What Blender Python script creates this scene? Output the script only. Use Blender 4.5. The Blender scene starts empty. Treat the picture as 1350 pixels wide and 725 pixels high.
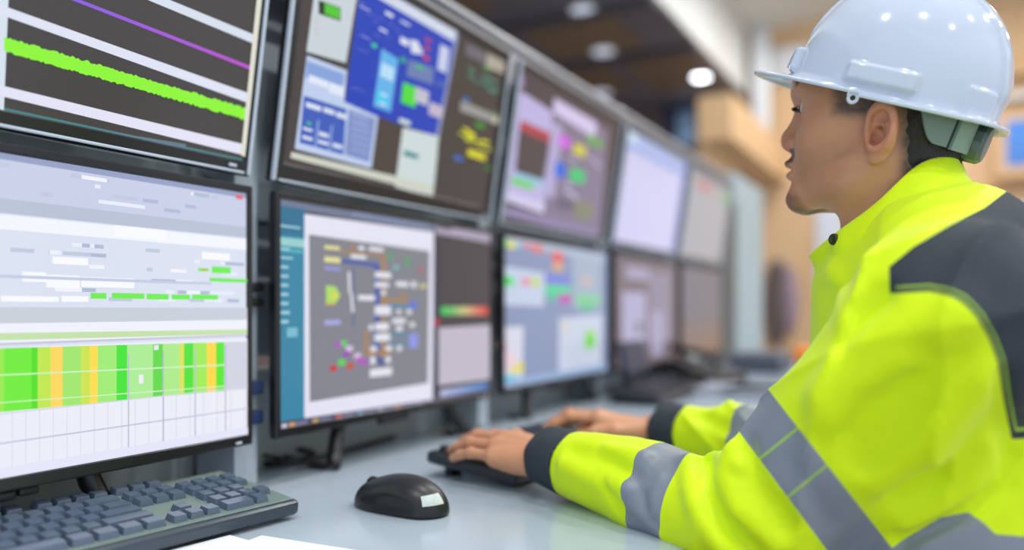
import bpy, bmesh, math, random
import numpy as np
from mathutils import Vector, Matrix
random.seed(7)
rng = np.random.RandomState(5)
COL = bpy.context.scene.collection
R = math.radians
# ------------------------------------------------------------------ camera constants
FPX, CXP, HY, CZ = 1038.0, 675.0, 408.0, 0.99      # focal length in pixels, centre, horizon row, eye height
def ray(px, py):
    return np.array([(px - CXP) / FPX, 1.0, (HY - py) / FPX])
CAM = np.array([0, 0, CZ])
def proj(P):
    P = np.asarray(P)
    return CXP + FPX * P[..., 0] / P[..., 1], HY - FPX * (P[..., 2] - CZ) / P[..., 1]
D2 = np.array([0.48, 0.8773, 0.0])                  # direction the display wall runs
N2 = np.array([0.8773, -0.48, 0.0])                 # its outward normal
P0 = np.array([-0.32, 1.054, 0.0])
def W(t, n, z):                                     # wall coordinates -> world
    p = P0 + D2 * t + N2 * n
    return Vector((p[0], p[1], z))
def hit(px, py, p, nrm):
    r = ray(px, py); nrm = np.asarray(nrm, float)
    k = ((np.asarray(p) - CAM) @ nrm) / (r @ nrm)
    return Vector(CAM + r * k)
def on_z(px, py, z): return hit(px, py, (0, 0, z), (0, 0, 1))
END_E = 6.5
def on_end(px, py, off=0.0): return hit(px, py, D2 * (END_E - off), D2)

# ------------------------------------------------------------------ materials
def lin(c):
    return tuple((x / 255 / 12.92) if x / 255 <= .04045 else ((x / 255 + .055) / 1.055) ** 2.4 for x in c[:3])
MATS = {}
def mat(name, col=None, rough=.5, metal=0., bump=0., bscale=200., var=0., vscale=8., emit=None, estr=1., attr=None, sss=0., coat=0., sheen=0., spec=.5, trans=0., stretch=None, aniso=None):
    if name in MATS: return MATS[name]
    m = bpy.data.materials.new(name); m.use_nodes = True
    nt = m.node_tree; b = nt.nodes['Principled BSDF']
    L = nt.links.new
    b.inputs['Roughness'].default_value = rough
    b.inputs['Metallic'].default_value = metal
    b.inputs['Specular IOR Level'].default_value = spec
    if coat: b.inputs['Coat Weight'].default_value = coat; b.inputs['Coat Roughness'].default_value = .08
    if sheen: b.inputs['Sheen Weight'].default_value = sheen; b.inputs['Sheen Roughness'].default_value = .4
    if trans: b.inputs['Transmission Weight'].default_value = trans
    if sss:
        b.inputs['Subsurface Weight'].default_value = sss
        b.inputs['Subsurface Radius'].default_value = (1., .35, .18); b.inputs['Subsurface Scale'].default_value = .006
    tc = nt.nodes.new('ShaderNodeTexCoord')
    src = tc.outputs['Object']
    if stretch:
        mp = nt.nodes.new('ShaderNodeMapping'); mp.inputs['Scale'].default_value = stretch
        L(src, mp.inputs['Vector']); src = mp.outputs['Vector']
    base = None
    if attr:
        a = nt.nodes.new('ShaderNodeAttribute'); a.attribute_name = attr; base = a.outputs['Color']
    if col is not None:
        c = lin(col) + (1,)
        b.inputs['Base Color'].default_value = c
    if var:
        nz = nt.nodes.new('ShaderNodeTexNoise'); nz.inputs['Scale'].default_value = vscale; nz.inputs['Detail'].default_value = 4
        L(src, nz.inputs['Vector'])
        mr = nt.nodes.new('ShaderNodeMapRange'); mr.inputs['From Min'].default_value = .3; mr.inputs['From Max'].default_value = .7
        mr.inputs['To Min'].default_value = 1 - var; mr.inputs['To Max'].default_value = 1 + var
        L(nz.outputs['Fac'], mr.inputs['Value'])
        mx = nt.nodes.new('ShaderNodeVectorMath'); mx.operation = 'MULTIPLY'
        if base is not None: L(base, mx.inputs[0])
        else: mx.inputs[0].default_value = lin(col)
        L(mr.outputs['Result'], mx.inputs[1]); base = mx.outputs[0]
    if base is not None and emit is None: L(base, b.inputs['Base Color'])
    if bump:
        n2 = nt.nodes.new('ShaderNodeTexNoise'); n2.inputs['Scale'].default_value = bscale; n2.inputs['Detail'].default_value = 3
        L(src, n2.inputs['Vector'])
        bp = nt.nodes.new('ShaderNodeBump'); bp.inputs['Strength'].default_value = bump; bp.inputs['Distance'].default_value = .002
        L(n2.outputs['Fac'], bp.inputs['Height']); L(bp.outputs['Normal'], b.inputs['Normal'])
    if emit is not None:
        if emit == 'attr':
            L(base, b.inputs['Emission Color']); b.inputs['Base Color'].default_value = (.01, .01, .012, 1)
        else:
            b.inputs['Emission Color'].default_value = lin(emit) + (1,)
        b.inputs['Emission Strength'].default_value = estr
    MATS[name] = m
    return m
M_BLACK = mat('black_plastic', (26, 28, 32), .35, bump=.05, bscale=900)
M_BEZEL = mat('bezel_plastic', (24, 26, 30), .28)
M_SILVER = mat('silver_edge_plastic', (188, 200, 216), .3)
M_SCREEN = mat('lit_screen', None, .25, attr='Col', emit='attr', estr=1.0, spec=.3)
M_METAL = mat('grey_painted_metal', (180, 192, 204), .45, var=.05, vscale=4)
M_RAIL = mat('rail_metal', (176, 174, 178), .4, var=.05)
M_DESK = mat('grey_laminate', (176, 190, 203), .17, var=.03, vscale=3, bump=.02, bscale=600)
M_DESKEDGE = mat('dark_desk_edging', (60, 66, 74), .4)
M_PANEL = mat('console_back_panel', (186, 192, 198), .6, var=.06, vscale=5)
M_KEYB = mat('keyboard_plastic', (38, 44, 52), .33, bump=.03, bscale=700)
M_KEY = mat('keycap_plastic', (88, 102, 122), .16)
M_KEYC = mat('grey_green_keyboard_plastic', (116, 132, 126), .3)
M_KEYN = mat('slate_keyboard_plastic', (58, 68, 80), .25)
M_KEYD = mat('keycap_dark_plastic', (40, 44, 52), .32)
M_WHITE = mat('white_wall_paint', (214, 216, 220), .7, var=.02)
M_PAPER = mat('white_paper', (236, 238, 246), .8)

# ------------------------------------------------------------------ object helpers
def link(o, parent=None):
    COL.objects.link(o)
    if parent is not None: o.parent = parent
    return o
def meshobj(name, verts, faces, m, parent=None, smooth=False, mats=None, fm=None):
    me = bpy.data.meshes.new(name)
    me.from_pydata([tuple(v) for v in verts], [], [tuple(f) for f in faces])
    for x in (mats or [m]): me.materials.append(x)
    if fm is not None: me.polygons.foreach_set('material_index', np.asarray(fm, dtype=np.int32))
    if smooth: me.polygons.foreach_set('use_smooth', np.ones(len(me.polygons), dtype=bool))
    me.update()
    o = bpy.data.objects.new(name, me)
    return link(o, parent)
def bmobj(name, bm, m, parent=None, smooth=False):
    me = bpy.data.meshes.new(name); bm.to_mesh(me); bm.free()
    me.materials.append(m)
    if smooth: me.polygons.foreach_set('use_smooth', np.ones(len(me.polygons), dtype=bool))
    o = bpy.data.objects.new(name, me)
    return link(o, parent)
def add_box(bm, c, s, rot=None, bev=0., seg=2, taper=None):
    r = bmesh.ops.create_cube(bm, size=1.0); vs = r['verts']
    for v in vs:
        v.co = Vector((v.co.x * s[0], v.co.y * s[1], v.co.z * s[2]))
        if taper and v.co.z > 0: v.co.x *= taper; v.co.y *= taper
    if bev:
        es = list({e for v in vs for e in v.link_edges})
        q = bmesh.ops.bevel(bm, geom=es, offset=bev, segments=seg, affect='EDGES', profile=.5)
        vs = list({v for f in q['faces'] for v in f.verts} | {v for v in vs if v.is_valid})
    Mx = Matrix.Translation(Vector(c)) @ (rot.to_4x4() if rot is not None else Matrix())
    bmesh.ops.transform(bm, matrix=Mx, verts=vs)
    return vs
def box(name, c, s, m, parent=None, rot=None, bev=0., seg=2, smooth=False, taper=None):
    bm = bmesh.new(); add_box(bm, c, s, rot, bev, seg, taper)
    return bmobj(name, bm, m, parent, smooth)
def add_tube(bm, pts, r, seg=10, cap=True):
    pts = [Vector(p) for p in pts]; n = len(pts); rs = r if isinstance(r, (list, tuple)) else [r] * n
    rings = []; up = Vector((0, 0, 1))
    for i, p in enumerate(pts):
        tg = (pts[min(i + 1, n - 1)] - pts[max(i - 1, 0)]).normalized()
        a = tg.cross(up)
        if a.length < 1e-3: a = tg.cross(Vector((1, 0, 0)))
        a.normalize(); b = tg.cross(a).normalized()
        rings.append([bm.verts.new(p + (a * math.cos(k / seg * 2 * math.pi) + b * math.sin(k / seg * 2 * math.pi)) * rs[i]) for k in range(seg)])
    for i in range(n - 1):
        for k in range(seg):
            bm.faces.new((rings[i][k], rings[i][(k + 1) % seg], rings[i + 1][(k + 1) % seg], rings[i + 1][k]))
    if cap: bm.faces.new(rings[0][::-1]); bm.faces.new(rings[-1])
def tube(name, pts, r, m, parent=None, seg=10):
    bm = bmesh.new(); add_tube(bm, pts, r, seg); bmesh.ops.recalc_face_normals(bm, faces=bm.faces)
    return bmobj(name, bm, m, parent, True)
def spline(pts, k=8):
    P = [Vector(p) for p in pts]; P = [2 * P[0] - P[1]] + P + [2 * P[-1] - P[-2]]; out = []
    for i in range(1, len(P) - 2):
        for j in range(k):
            t = j / k
            out.append(.5 * ((2 * P[i]) + (P[i + 1] - P[i - 1]) * t + (2 * P[i - 1] - 5 * P[i] + 4 * P[i + 1] - P[i + 2]) * t * t + (-P[i - 1] + 3 * P[i] - 3 * P[i + 1] + P[i + 2]) * t ** 3))
    out.append(P[-2]); return out
def add_lathe(bm, prof, seg=24, M=Matrix()):
    rings = [[bm.verts.new(M @ Vector((r * math.cos(k / seg * 2 * math.pi), r * math.sin(k / seg * 2 * math.pi), z))) for k in range(seg)] for r, z in prof]
    for i in range(len(prof) - 1):
        for k in range(seg):
            bm.faces.new((rings[i][k], rings[i][(k + 1) % seg], rings[i + 1][(k + 1) % seg], rings[i + 1][k]))
    bm.faces.new(rings[0][::-1]); bm.faces.new(rings[-1])
def axes(x, y, z, o):
    return Matrix(((x[0], y[0], z[0], o[0]), (x[1], y[1], z[1], o[1]), (x[2], y[2], z[2], o[2]), (0, 0, 0, 1)))
def empty(name, M=None):
    o = bpy.data.objects.new(name, None); o.empty_display_size = .05; COL.objects.link(o)
    if M is not None: o.matrix_world = M
    return o
def tag(o, label, cat, group=None, kind=None):
    o['label'] = label; o['category'] = cat
    if group: o['group'] = group
    if kind: o['kind'] = kind
    return o
def struct(o, label=None):
    o['kind'] = 'structure'
    if label: o['label'] = label
    return o
WR = Matrix(((D2[0], -N2[0], 0), (D2[1], -N2[1], 0), (0, 0, 1)))       # local x = along wall, y = into wall
def wbox(name, t, n, z, m, parent=None, bev=0.):                       # ranges in wall coordinates
    c = W(sum(t) / 2, sum(n) / 2, sum(z) / 2)
    return box(name, c, (t[1] - t[0], n[1] - n[0], z[1] - z[0]), m, parent, WR, bev)

# ------------------------------------------------------------------ signed distance modelling
def S(a): return np.asarray(a, dtype=np.float32)
def ell(P, c, r, Rm=None):
    q = P - S(c)
    if Rm is not None: q = q @ S(Rm)
    r = S(r); k0 = np.sqrt(((q / r) ** 2).sum(-1)); k1 = np.sqrt(((q / (r * r)) ** 2).sum(-1)) + 1e-9
    return k0 * (k0 - 1) / k1
def sph(P, c, r): return np.sqrt(((P - S(c)) ** 2).sum(-1)) - r
def cap(P, a, b, r1, r2=None):
    a = S(a); b = S(b); r2 = r1 if r2 is None else r2
    ba = b - a; t = np.clip(((P - a) @ ba) / (ba @ ba), 0, 1)
    return np.sqrt(((P - a - t[..., None] * ba) ** 2).sum(-1)) - (r1 + (r2 - r1) * t)
def su(a, b, k):
    h = np.maximum(k - np.abs(a - b), 0) / k
    return np.minimum(a, b) - h * h * k * .25
def sd(a, b, k):                                     # a minus b
    return -su(-a, b, k)
def si(a, b, k): return -su(-a, -b, k)
def sstep(x, a, b):
    t = np.clip((x - a) / (b - a), 0, 1); return t * t * (3 - 2 * t)
def surfnet(f, lo, hi, h, B=16, grow=1.0):
    lo = np.asarray(lo, float); hi = np.asarray(hi, float)
    nb = np.ceil((hi - lo) / (h * B)).astype(int)
    G = np.stack(np.meshgrid(*[np.arange(n) for n in nb], indexing='ij'), -1).reshape(-1, 3)
    cen = S(lo + (G + .5) * h * B)
    v = f(cen)
    act = G[np.abs(v) < h * B * .87 * 1.35 * grow + .004]
    NN = nb * B + 2
    key = lambda i, j, k: (i.astype(np.int64) * NN[1] + j) * NN[2] + k
    loc = np.stack(np.meshgrid(*[np.arange(B + 1)] * 3, indexing='ij'), -1)
    cellk = []; cellv = []; quads = []
    for s in range(0, len(act), 48):
        blk = act[s:s + 48]
        I = blk[:, None, None, None, :] * B + loc[None]
        val = f(S(lo + I.reshape(-1, 3) * h)).reshape(I.shape[:-1])
        ins = val < 0
        c8 = [ins[:, a:a + B, b:b + B, c:c + B] for a in (0, 1) for b in (0, 1) for c in (0, 1)]
        sm = sum(x.astype(np.int8) for x in c8)
        mix = (sm > 0) & (sm < 8)
        w = np.argwhere(mix)
        if not len(w): continue
        bi, i, j, k = w.T
        acc = np.zeros((len(w), 3)); cnt = np.zeros(len(w))
        for (a, b) in [((x, y, z), (x + dx, y + dy, z + dz)) for x in (0, 1) for y in (0, 1) for z in (0, 1) for dx, dy, dz in ((1, 0, 0), (0, 1, 0), (0, 0, 1)) if x + dx < 2 and y + dy < 2 and z + dz < 2]:
            va = val[bi, i + a[0], j + a[1], k + a[2]]; vb = val[bi, i + b[0], j + b[1], k + b[2]]
            cr = (va < 0) != (vb < 0)
            t = np.where(cr, va / np.where(cr, va - vb, 1), 0)
            p = np.array(a)[None] + t[:, None] * (np.array(b) - np.array(a))[None]
            acc[cr] += p[cr]; cnt[cr] += 1
        gi = blk[bi] * B + np.stack([i, j, k], -1)
        cellk.append(key(gi[:, 0], gi[:, 1], gi[:, 2])); cellv.append(lo + (gi + acc / cnt[:, None]) * h)
        for ax in range(3):
            sl = [slice(0, B)] * 3; sl2 = list(sl); sl2[ax] = slice(1, B + 1)
            A_ = ins[(slice(None),) + tuple(sl)]; B_ = ins[(slice(None),) + tuple(sl2)]
            w = np.argwhere(A_ != B_)
            if not len(w): continue
            g = blk[w[:, 0]] * B + w[:, 1:]
            u, v_ = [(1, 2), (2, 0), (0, 1)][ax]
            o = [np.zeros(3, int) for _ in range(4)]
            o[1][u] = -1; o[2][u] = -1; o[2][v_] = -1; o[3][v_] = -1
            q = np.stack([key(*(g + oo).T) for oo in o], -1)
            fl = A_[tuple(w.T)]
            q[~fl] = q[~fl][:, ::-1]
            quads.append(q)
    ck = np.concatenate(cellk); cv = np.concatenate(cellv); o = np.argsort(ck); ck = ck[o]; cv = cv[o]
    Q = np.concatenate(quads); ix = np.searchsorted(ck, Q); ix = np.clip(ix, 0, len(ck) - 1)
    ok = (ck[ix] == Q).all(-1); ix = ix[ok]
    return cv, ix
def fastmesh(name, V, F, m, parent=None, smooth=True, col=None):
    """F: (n,k) int array, or a list of tuples"""
    me = bpy.data.meshes.new(name)
    if isinstance(F, np.ndarray):
        me.vertices.add(len(V)); me.vertices.foreach_set('co', np.asarray(V, np.float32).ravel())
        me.loops.add(F.size); me.loops.foreach_set('vertex_index', F.astype(np.int32).ravel())
        me.polygons.add(len(F)); me.polygons.foreach_set('loop_start', np.arange(0, F.size, F.shape[1], dtype=np.int32))
        me.update(calc_edges=True); me.validate()
    else: me.from_pydata([tuple(v) for v in V], [], F)
    me.materials.append(m)
    if smooth: me.polygons.foreach_set('use_smooth', np.ones(len(me.polygons), dtype=bool))
    if col is not None:
        a = me.color_attributes.new('Col', 'FLOAT_COLOR', 'POINT')
        c = np.ones((len(V), 4), np.float32); c[:, :3] = col; a.data.foreach_set('color', c.ravel())
    o = bpy.data.objects.new(name, me)
    return link(o, parent)
def tri(Q): return np.concatenate([Q[:, [0, 1, 2]], Q[:, [0, 2, 3]]])
def compact(V, F):
    u, inv = np.unique(F, return_inverse=True); return V[u], inv.reshape(F.shape)
def split(V, T, g):
    """cut a triangle mesh along g = 0; returns (V, T) where g < 0 and where g > 0, sharing the cut line"""
    g = np.where(np.abs(g) < 1e-7, 1e-7, g)
    neg = g[T] < 0; n = neg.sum(1)
    Tn = T[n == 3]; Tp = T[n == 0]
    mid = T[(n == 1) | (n == 2)]; mneg = neg[(n == 1) | (n == 2)]
    if not len(mid): return (V, Tn), (V, Tp)
    odd = np.where(mneg.sum(1) == 1, mneg.argmax(1), (~mneg).argmax(1))
    r = np.arange(len(mid)); a = mid[r, odd]; b = mid[r, (odd + 1) % 3]; c = mid[r, (odd + 2) % 3]
    E = np.concatenate([np.stack([a, b], 1), np.stack([a, c], 1)]); Es = np.sort(E, 1)
    ue, inv = np.unique(Es, axis=0, return_inverse=True); inv = inv.ravel()
    t = g[ue[:, 0]] / (g[ue[:, 0]] - g[ue[:, 1]])
    NV = V[ue[:, 0]] + t[:, None] * (V[ue[:, 1]] - V[ue[:, 0]])
    V2 = np.concatenate([V, NV]); m1 = len(V) + inv[:len(mid)]; m2 = len(V) + inv[len(mid):]
    t1 = np.stack([a, m1, m2], 1); t2 = np.stack([m1, b, c], 1); t3 = np.stack([m1, c, m2], 1)
    on = mneg[r, odd]
    Tn = np.concatenate([Tn, t1[on], t2[~on], t3[~on]]); Tp = np.concatenate([Tp, t1[~on], t2[on], t3[on]])
    return (V2, Tn), (V2, Tp)
def wav(P, s, seed):
    """smooth pseudo noise, about -1..1"""
    r = np.random.RandomState(seed); out = np.zeros(P.shape[:-1], np.float32)
    for i in range(5):
        d = r.normal(size=3); d /= np.linalg.norm(d); k = s * (1 + .45 * i)
        out += np.sin(P @ S(d * k) + r.uniform(0, 6.28) + .8 * np.sin(P @ S(r.normal(size=3) * s * .5))) / (1 + .5 * i)
    return out * .45
# ================================================================== THE SETTING
def quadwall(name, pts, m): return meshobj(name, pts, [tuple(range(len(pts)))], m)
M_FLOOR = mat('floor_vinyl', (176, 172, 168), .4, var=.06, vscale=2)
M_CEIL = mat('ceiling_paint', (206, 208, 206), .8, var=.03, vscale=1.5)
M_DARKCEIL = mat('dark_ceiling_paint', (108, 108, 120), .35, var=.25, vscale=1.2)
M_BROWN = mat('brown_ceiling_wood', (124, 106, 84), .45, var=.15, vscale=3, stretch=(1, 8, 1))
M_FASCIA = mat('bright_fascia_paint', (226, 230, 230), .5)
M_WOOD = mat('light_wood_cladding', (214, 178, 136), .5, var=.07, vscale=3, stretch=(6, 6, .6))
M_WOODD = mat('tan_wood_edge', (196, 158, 112), .5, var=.08, vscale=3)
M_DWALL = mat('dark_brown_wall', (118, 104, 102), .6, var=.25, vscale=1.5)
def slab(name, t, n, z, m, **k): return struct(wbox(name, t, n, z, m, **k))
slab('floor', (-3, 7), (-3.4, 4.2), (-.05, 0), M_FLOOR)
slab('ceiling', (-2, 5.6), (-.585, 4.2), (3.2, 3.3), M_CEIL)
slab('ceiling_dark', (-2, 5.6), (-3.4, -.6), (2.7, 3.3), M_DARKCEIL)
slab('trim_1', (-2, 5.6), (-.60, -.585), (2.7, 3.2), M_FASCIA)
for i, (t0, t1, n0, n1) in enumerate([(2.6, 3.1, -2.0, -1.45), (3.5, 4.1, -1.5, -.9), (4.3, 5.0, -2.3, -1.3), (3.0, 3.6, -2.9, -2.3), (4.4, 5.2, -1.15, -.7), (1.6, 2.3, -1.5, -.8)]):
    slab('ceiling_panel_%d' % (i + 1), (t0, t1), (n0, n1), (2.685, 2.70), M_BROWN)
for i, t in enumerate((3.35, 4.2)):
    slab('trim_%d' % (i + 2), (t, t + .12), (-3.4, -.6), (2.67, 2.7), mat('dark_beam', (84, 82, 90), .4))
slab('wall_back', (-3, 5.6), (-3.5, -3.4), (0, 3.3), M_DWALL)
# end wall: beige wood cladding, made of the panels the photo shows
te = (END_E - P0 @ D2) / (D2 @ D2)
def ebox(name, pxs, pys, m, d0=0., d1=.06, parent=None, bev=0.):
    """box on the end wall that spans the given picture columns / rows, standing d0..d1 in front of the wall"""
    a = on_end(pxs[0], pys[1], (d0 + d1) / 2); b = on_end(pxs[1], pys[0], (d0 + d1) / 2)
    na = (np.array(a) - P0) @ N2; nb = (np.array(b) - P0) @ N2
    return wbox(name, (te - d1, te - d0), (na, nb), (a.z, b.z), m, parent, bev)
slab('wall_end', (te, te + .1), (-1.0, 6), (0, 3.3), M_WOOD)
slab('wall_end_dark', (te, te + .1), (-3.5, -1.0), (0, 3.3), M_DWALL)
struct(ebox('wall_pale_strip', (1076, 1112), (262, 640), mat('pale_blue_paint', (204, 210, 222), .6), .002, .03))
struct(ebox('wall_right_white', (1296, 1700), (252, 640), mat('lavender_white_paint', (222, 222, 236), .6), .002, .03))
struct(ebox('trim_5', (1280, 1700), (224, 250), M_WOODD, .002, .08))
struct(ebox('trim_6', (1300, 1700), (92, 128), M_WHITE, .002, .10))
struct(ebox('trim_7', (1312, 1700), (58, 78), M_WOODD, .002, .12))
struct(ebox('trim_8', (1015, 1064), (60, 108), M_WHITE, .002, .05))
# white pillar in front of the end wall
na = (np.array(on_end(984, 408, .3)) - P0) @ N2; nb = (np.array(on_end(1010, 408, .3)) - P0) @ N2
struct(wbox('wall_pillar', (te - .16, te - .12), (na, nb), (2.1, 3.2), mat('white_gloss_paint', (236, 240, 244), .3), None, .03))
# wood clad header running along the room above the far screens
struct(wbox('trim_9', (3.9, te), (-.5, -.3), (2.0, 2.26), M_WOOD))
# pale partition that closes the display wall, and its dark side frame
struct(wbox('wall_partition', (2.76, 3.38), (-.115, -.02), (.751, 1.60), mat('pale_glass_green_paint', (160, 182, 190), .4, var=.05, vscale=2), None, .01))

struct(wbox('trim_10', (2.50, 2.755), (-.11, -.01), (.751, 1.46), mat('dark_teal_cabinet', (74, 86, 88), .4, var=.2, vscale=3), None, .006))
# wood panel of the right-hand ceiling
slab('ceiling_panel_8', (3.6, 4.5), (1.5, 2.5), (3.18, 3.2), mat('yellow_ceiling_wood', (206, 170, 100), .5, var=.06))
slab('ceiling_panel_9', (5.1, 5.4), (1.0, 3.2), (3.18, 3.2), mat('yellow_ceiling_wood', (206, 170, 100), .5))

# downlights
M_LAMP = mat('lamp_glow', None, .5, emit=(238, 244, 255), estr=9.0)
M_LAMPD = mat('dim_lamp_glow', None, .5, emit=(200, 214, 240), estr=.75)
def downlight(p, r, m, label, group=None):
    e = empty('ceiling_light', Matrix.Translation(p)); tag(e, label, 'ceiling light', group)
    bm = bmesh.new(); add_lathe(bm, [(r * 1.0, 0), (r * 1.18, -.004), (r * 1.22, 0), (r * 1.22, .004)], 24); bmobj('trim_ring', bm, M_WHITE, e, True)
    bm = bmesh.new(); add_lathe(bm, [(r * .99, .001), (r * .9, -.003), (r * .5, -.005), (.001, -.006)], 24); bmobj('lens', bm, m, e, True)
    return e
for px, py, z, r, m, lab in [(1055, 45, 3.2, .055, M_LAMP, 'small bright round downlight in front of the white helmet brim'),
                    (924, 102, 2.7, .06, M_LAMP, 'bright round downlight just left of the white bulkhead'),
                    (768, 13, 2.7, .065, M_LAMPD, 'dim round downlight at the top, nearest in the dark ceiling'),
                    (795, 68, 2.7, .07, M_LAMPD, 'dim round downlight in the middle of the dark ceiling'),
                    (793, 123, 2.7, .07, M_LAMPD, 'dim round downlight lowest and farthest in the dark ceiling')]:
    p = on_z(px, py, z - .018); downlight(p, r, m, lab)

# ================================================================== DISPLAY WALL
MW, MH, PITCH = .583, .335, .6235
class Screen:
    """lit picture on one monitor; quads are given by the photograph's pixels and laid on the screen's own plane"""
    def __init__(s, M, rect):
        s.M = M; s.Mi = M.inverted(); s.rect = rect; s.V = []; s.F = []; s.C = []; s.k = 0
        s.o = M.translation; s.n = (M.to_3x3() @ Vector((0, -1, 0)))
    def loc(s, px, py):
        q = s.Mi @ hit(px, py, s.o, s.n); return q.x, q.z
    def put(s, pts, cols):
        x0, x1, z0, z1 = s.rect
        poly = [np.array([p[0], p[1], *c]) for p, c in zip(pts, cols)]
        for ax, lim, sg in ((0, x0, 1), (0, x1, -1), (1, z0, 1), (1, z1, -1)):
            out = []
            for i in range(len(poly)):
                a, b = poly[i - 1], poly[i]; da = (a[ax] - lim) * sg; db = (b[ax] - lim) * sg
                if (da >= 0) != (db >= 0): out.append(a + (b - a) * (da / (da - db)))
                if db >= 0: out.append(b)
            poly = out
            if len(poly) < 3: return
        s.k += 1; y = -.00002 * s.k
        b = len(s.V); s.V += [(p[0], y, p[1]) for p in poly]; s.C += [p[2:] for p in poly]; s.F.append(tuple(range(b, b + len(poly))))
    def base(s, c):
        x0, x1, z0, z1 = s.rect; s.put([(x0, z0), (x1, z0), (x1, z1), (x0, z1)], [lin(c)] * 4)
    def q(s, pts, c):
        cs = [lin(x) for x in c] if isinstance(c, list) else [lin(c)] * len(pts)
        s.put([s.loc(*p) for p in pts], cs)
    def uv(s, u0, u1, v0, v1, c):        # fractions of the screen, v from the top
        x0, x1, z0, z1 = s.rect; X = lambda u: x0 + (x1 - x0) * u; Z = lambda v: z1 - (z1 - z0) * v
        cs = [lin(x) for x in c] if isinstance(c, list) else [lin(c)] * 4
        s.put([(X(u0), Z(v1)), (X(u1), Z(v1)), (X(u1), Z(v0)), (X(u0), Z(v0))], cs)
    def r(s, x0, y0, x1, y1, c):         # block given by two opposite picture corners, upright on the screen
        a = s.loc(x0, y0); b = s.loc(x1, y1); s.put([(a[0], b[1]), (b[0], b[1]), (b[0], a[1]), (a[0], a[1])], [lin(c)] * 4)
    def line(s, a, b, w, c):
        cs = c if isinstance(c, list) else [c, c]; n = max(1, int(abs(b[0] - a[0]) / 40))
        for i in range(n):
            f0, f1 = i / n, (i + 1) / n
            P = lambda f: (a[0] + (b[0] - a[0]) * f, a[1] + (b[1] - a[1]) * f)
            K = lambda f: tuple(cs[0][j] * (1 - f) + cs[1][j] * f for j in range(3))
            p, q_ = P(f0), P(f1)
            s.q([(p[0], p[1] + w / 2), (q_[0], q_[1] + w / 2), (q_[0], q_[1] - w / 2), (p[0], p[1] - w / 2)], [K(f0), K(f1), K(f1), K(f0)])
    def build(s, parent):
        me = bpy.data.meshes.new('screen'); me.from_pydata(s.V, [], s.F); me.materials.append(M_SCREEN)
        a = me.color_attributes.new('Col', 'FLOAT_COLOR', 'POINT'); c = np.ones((len(s.V), 4), np.float32); c[:, :3] = np.array(s.C); a.data.foreach_set('color', c.ravel())
        o = bpy.data.objects.new('screen', me); o.location = (0, .0035, 0); return link(o, parent)

def ring_frame(name, W_, H_, bl, bt, bb, m, parent, depth=.012):
    """front bezel: rectangular ring with a rounded outer edge and a sloped inner edge"""
    x = W_ / 2
    prof = lambda e, y: [(-x + e[0], e[2]), (x - e[0], e[2]), (x - e[0], H_ - e[1]), (-x + e[0], H_ - e[1])]
    lay = [((0, 0, 0), depth), ((0, 0, 0), .002), ((.002, .002, .002), 0), ((bl - .0015, bt - .0015, bb - .0015), 0), ((bl, bt, bb), .0015), ((bl, bt, bb), .008)]
    V = []; F = []
    for e, y in lay: V += [(p[0], y, p[1]) for p in prof(e, y)]
    for i in range(len(lay) - 1):
        for k in range(4):
            F.append((i * 4 + k, i * 4 + (k + 1) % 4, (i + 1) * 4 + (k + 1) % 4, (i + 1) * 4 + k))
    return meshobj(name, V, F, m, parent)
def monitor(col, row, label, bl, bt, bb, paint, legs=()):
    t = -.617 + PITCH * col + MW / 2
    if row == 1:
        an = math.asin(.15); z = 1.163; up = Vector((0, 0, 1)) * math.cos(an) + Vector(N2) * math.sin(an); n = -.008
    else: up = Vector((0, 0, 1)); z = .815; n = 0.
    X = Vector(D2).normalized(); Y = up.cross(X).normalized()
    M = axes(X, Y, up, W(t, n, z))
    e = empty('monitor', M); tag(e, label, 'monitor', 'display wall monitors, ' + ('upper row' if row else 'lower row'))
    bm = bmesh.new(); add_box(bm, (0, .012, MH / 2), (MW - .004, .012, MH - .004), None, .004, 3)
    add_box(bm, (0, .035, MH * .5), (MW * .6, .04, MH * .55), None, .01, 3)
    bmobj('housing', bm, M_BLACK, e)
    ring_frame('bezel', MW, MH, bl, bt, bb, M_BEZEL, e)
    sc = Screen(M @ Matrix.Translation((0, .0035, 0)), (-MW / 2 + bl, MW / 2 - bl, bb, MH - bt))
    paint(sc); sc.build(e)
    if row == 1:
        box('silver_trim', (0, -.001, .004), (MW - .02, .003, .0035), M_SILVER, e, None, .001)
        for sx in (-1, 1): box('side_trim', (sx * (MW / 2 - .002), .001, MH / 2), (.005, .006, MH - .004), M_SILVER, e, None, .001)
        box('power_button', (MW / 2 - .03, -.0015, .011), (.012, .003, .004), M_SILVER, e, None, .001)
    else:
        box('power_button', (MW / 2 - .025, -.001, .005), (.01, .002, .003), M_SILVER, e, None, .0008)
        if col < 3:
            bm = bmesh.new(); add_box(bm, (-.03, .012, -.006), (.055, .012, .011), None, .004, 3); add_box(bm, (.01, .012, -.005), (.02, .01, .009), None, .003, 3)
            bmobj('control_pod', bm, M_BLACK, e)
        for lx in legs:
            bm = bmesh.new(); z0 = .75 - z
            pts = [Vector((lx * .75, .03, .03)), Vector((lx * .85, .026, -.012)), Vector((lx, .012, z0 + .012)), Vector((lx * 1.03, .0, z0 + .006))]
            add_tube(bm, pts, [.012, .012, .011, .006], 8); add_box(bm, (lx, .04, z0 + .004), (.022, .03, .008), None, .003)
            bmesh.ops.recalc_face_normals(bm, faces=bm.faces); bmobj('stand_leg', bm, M_BLACK, e, True)
    return e

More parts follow.
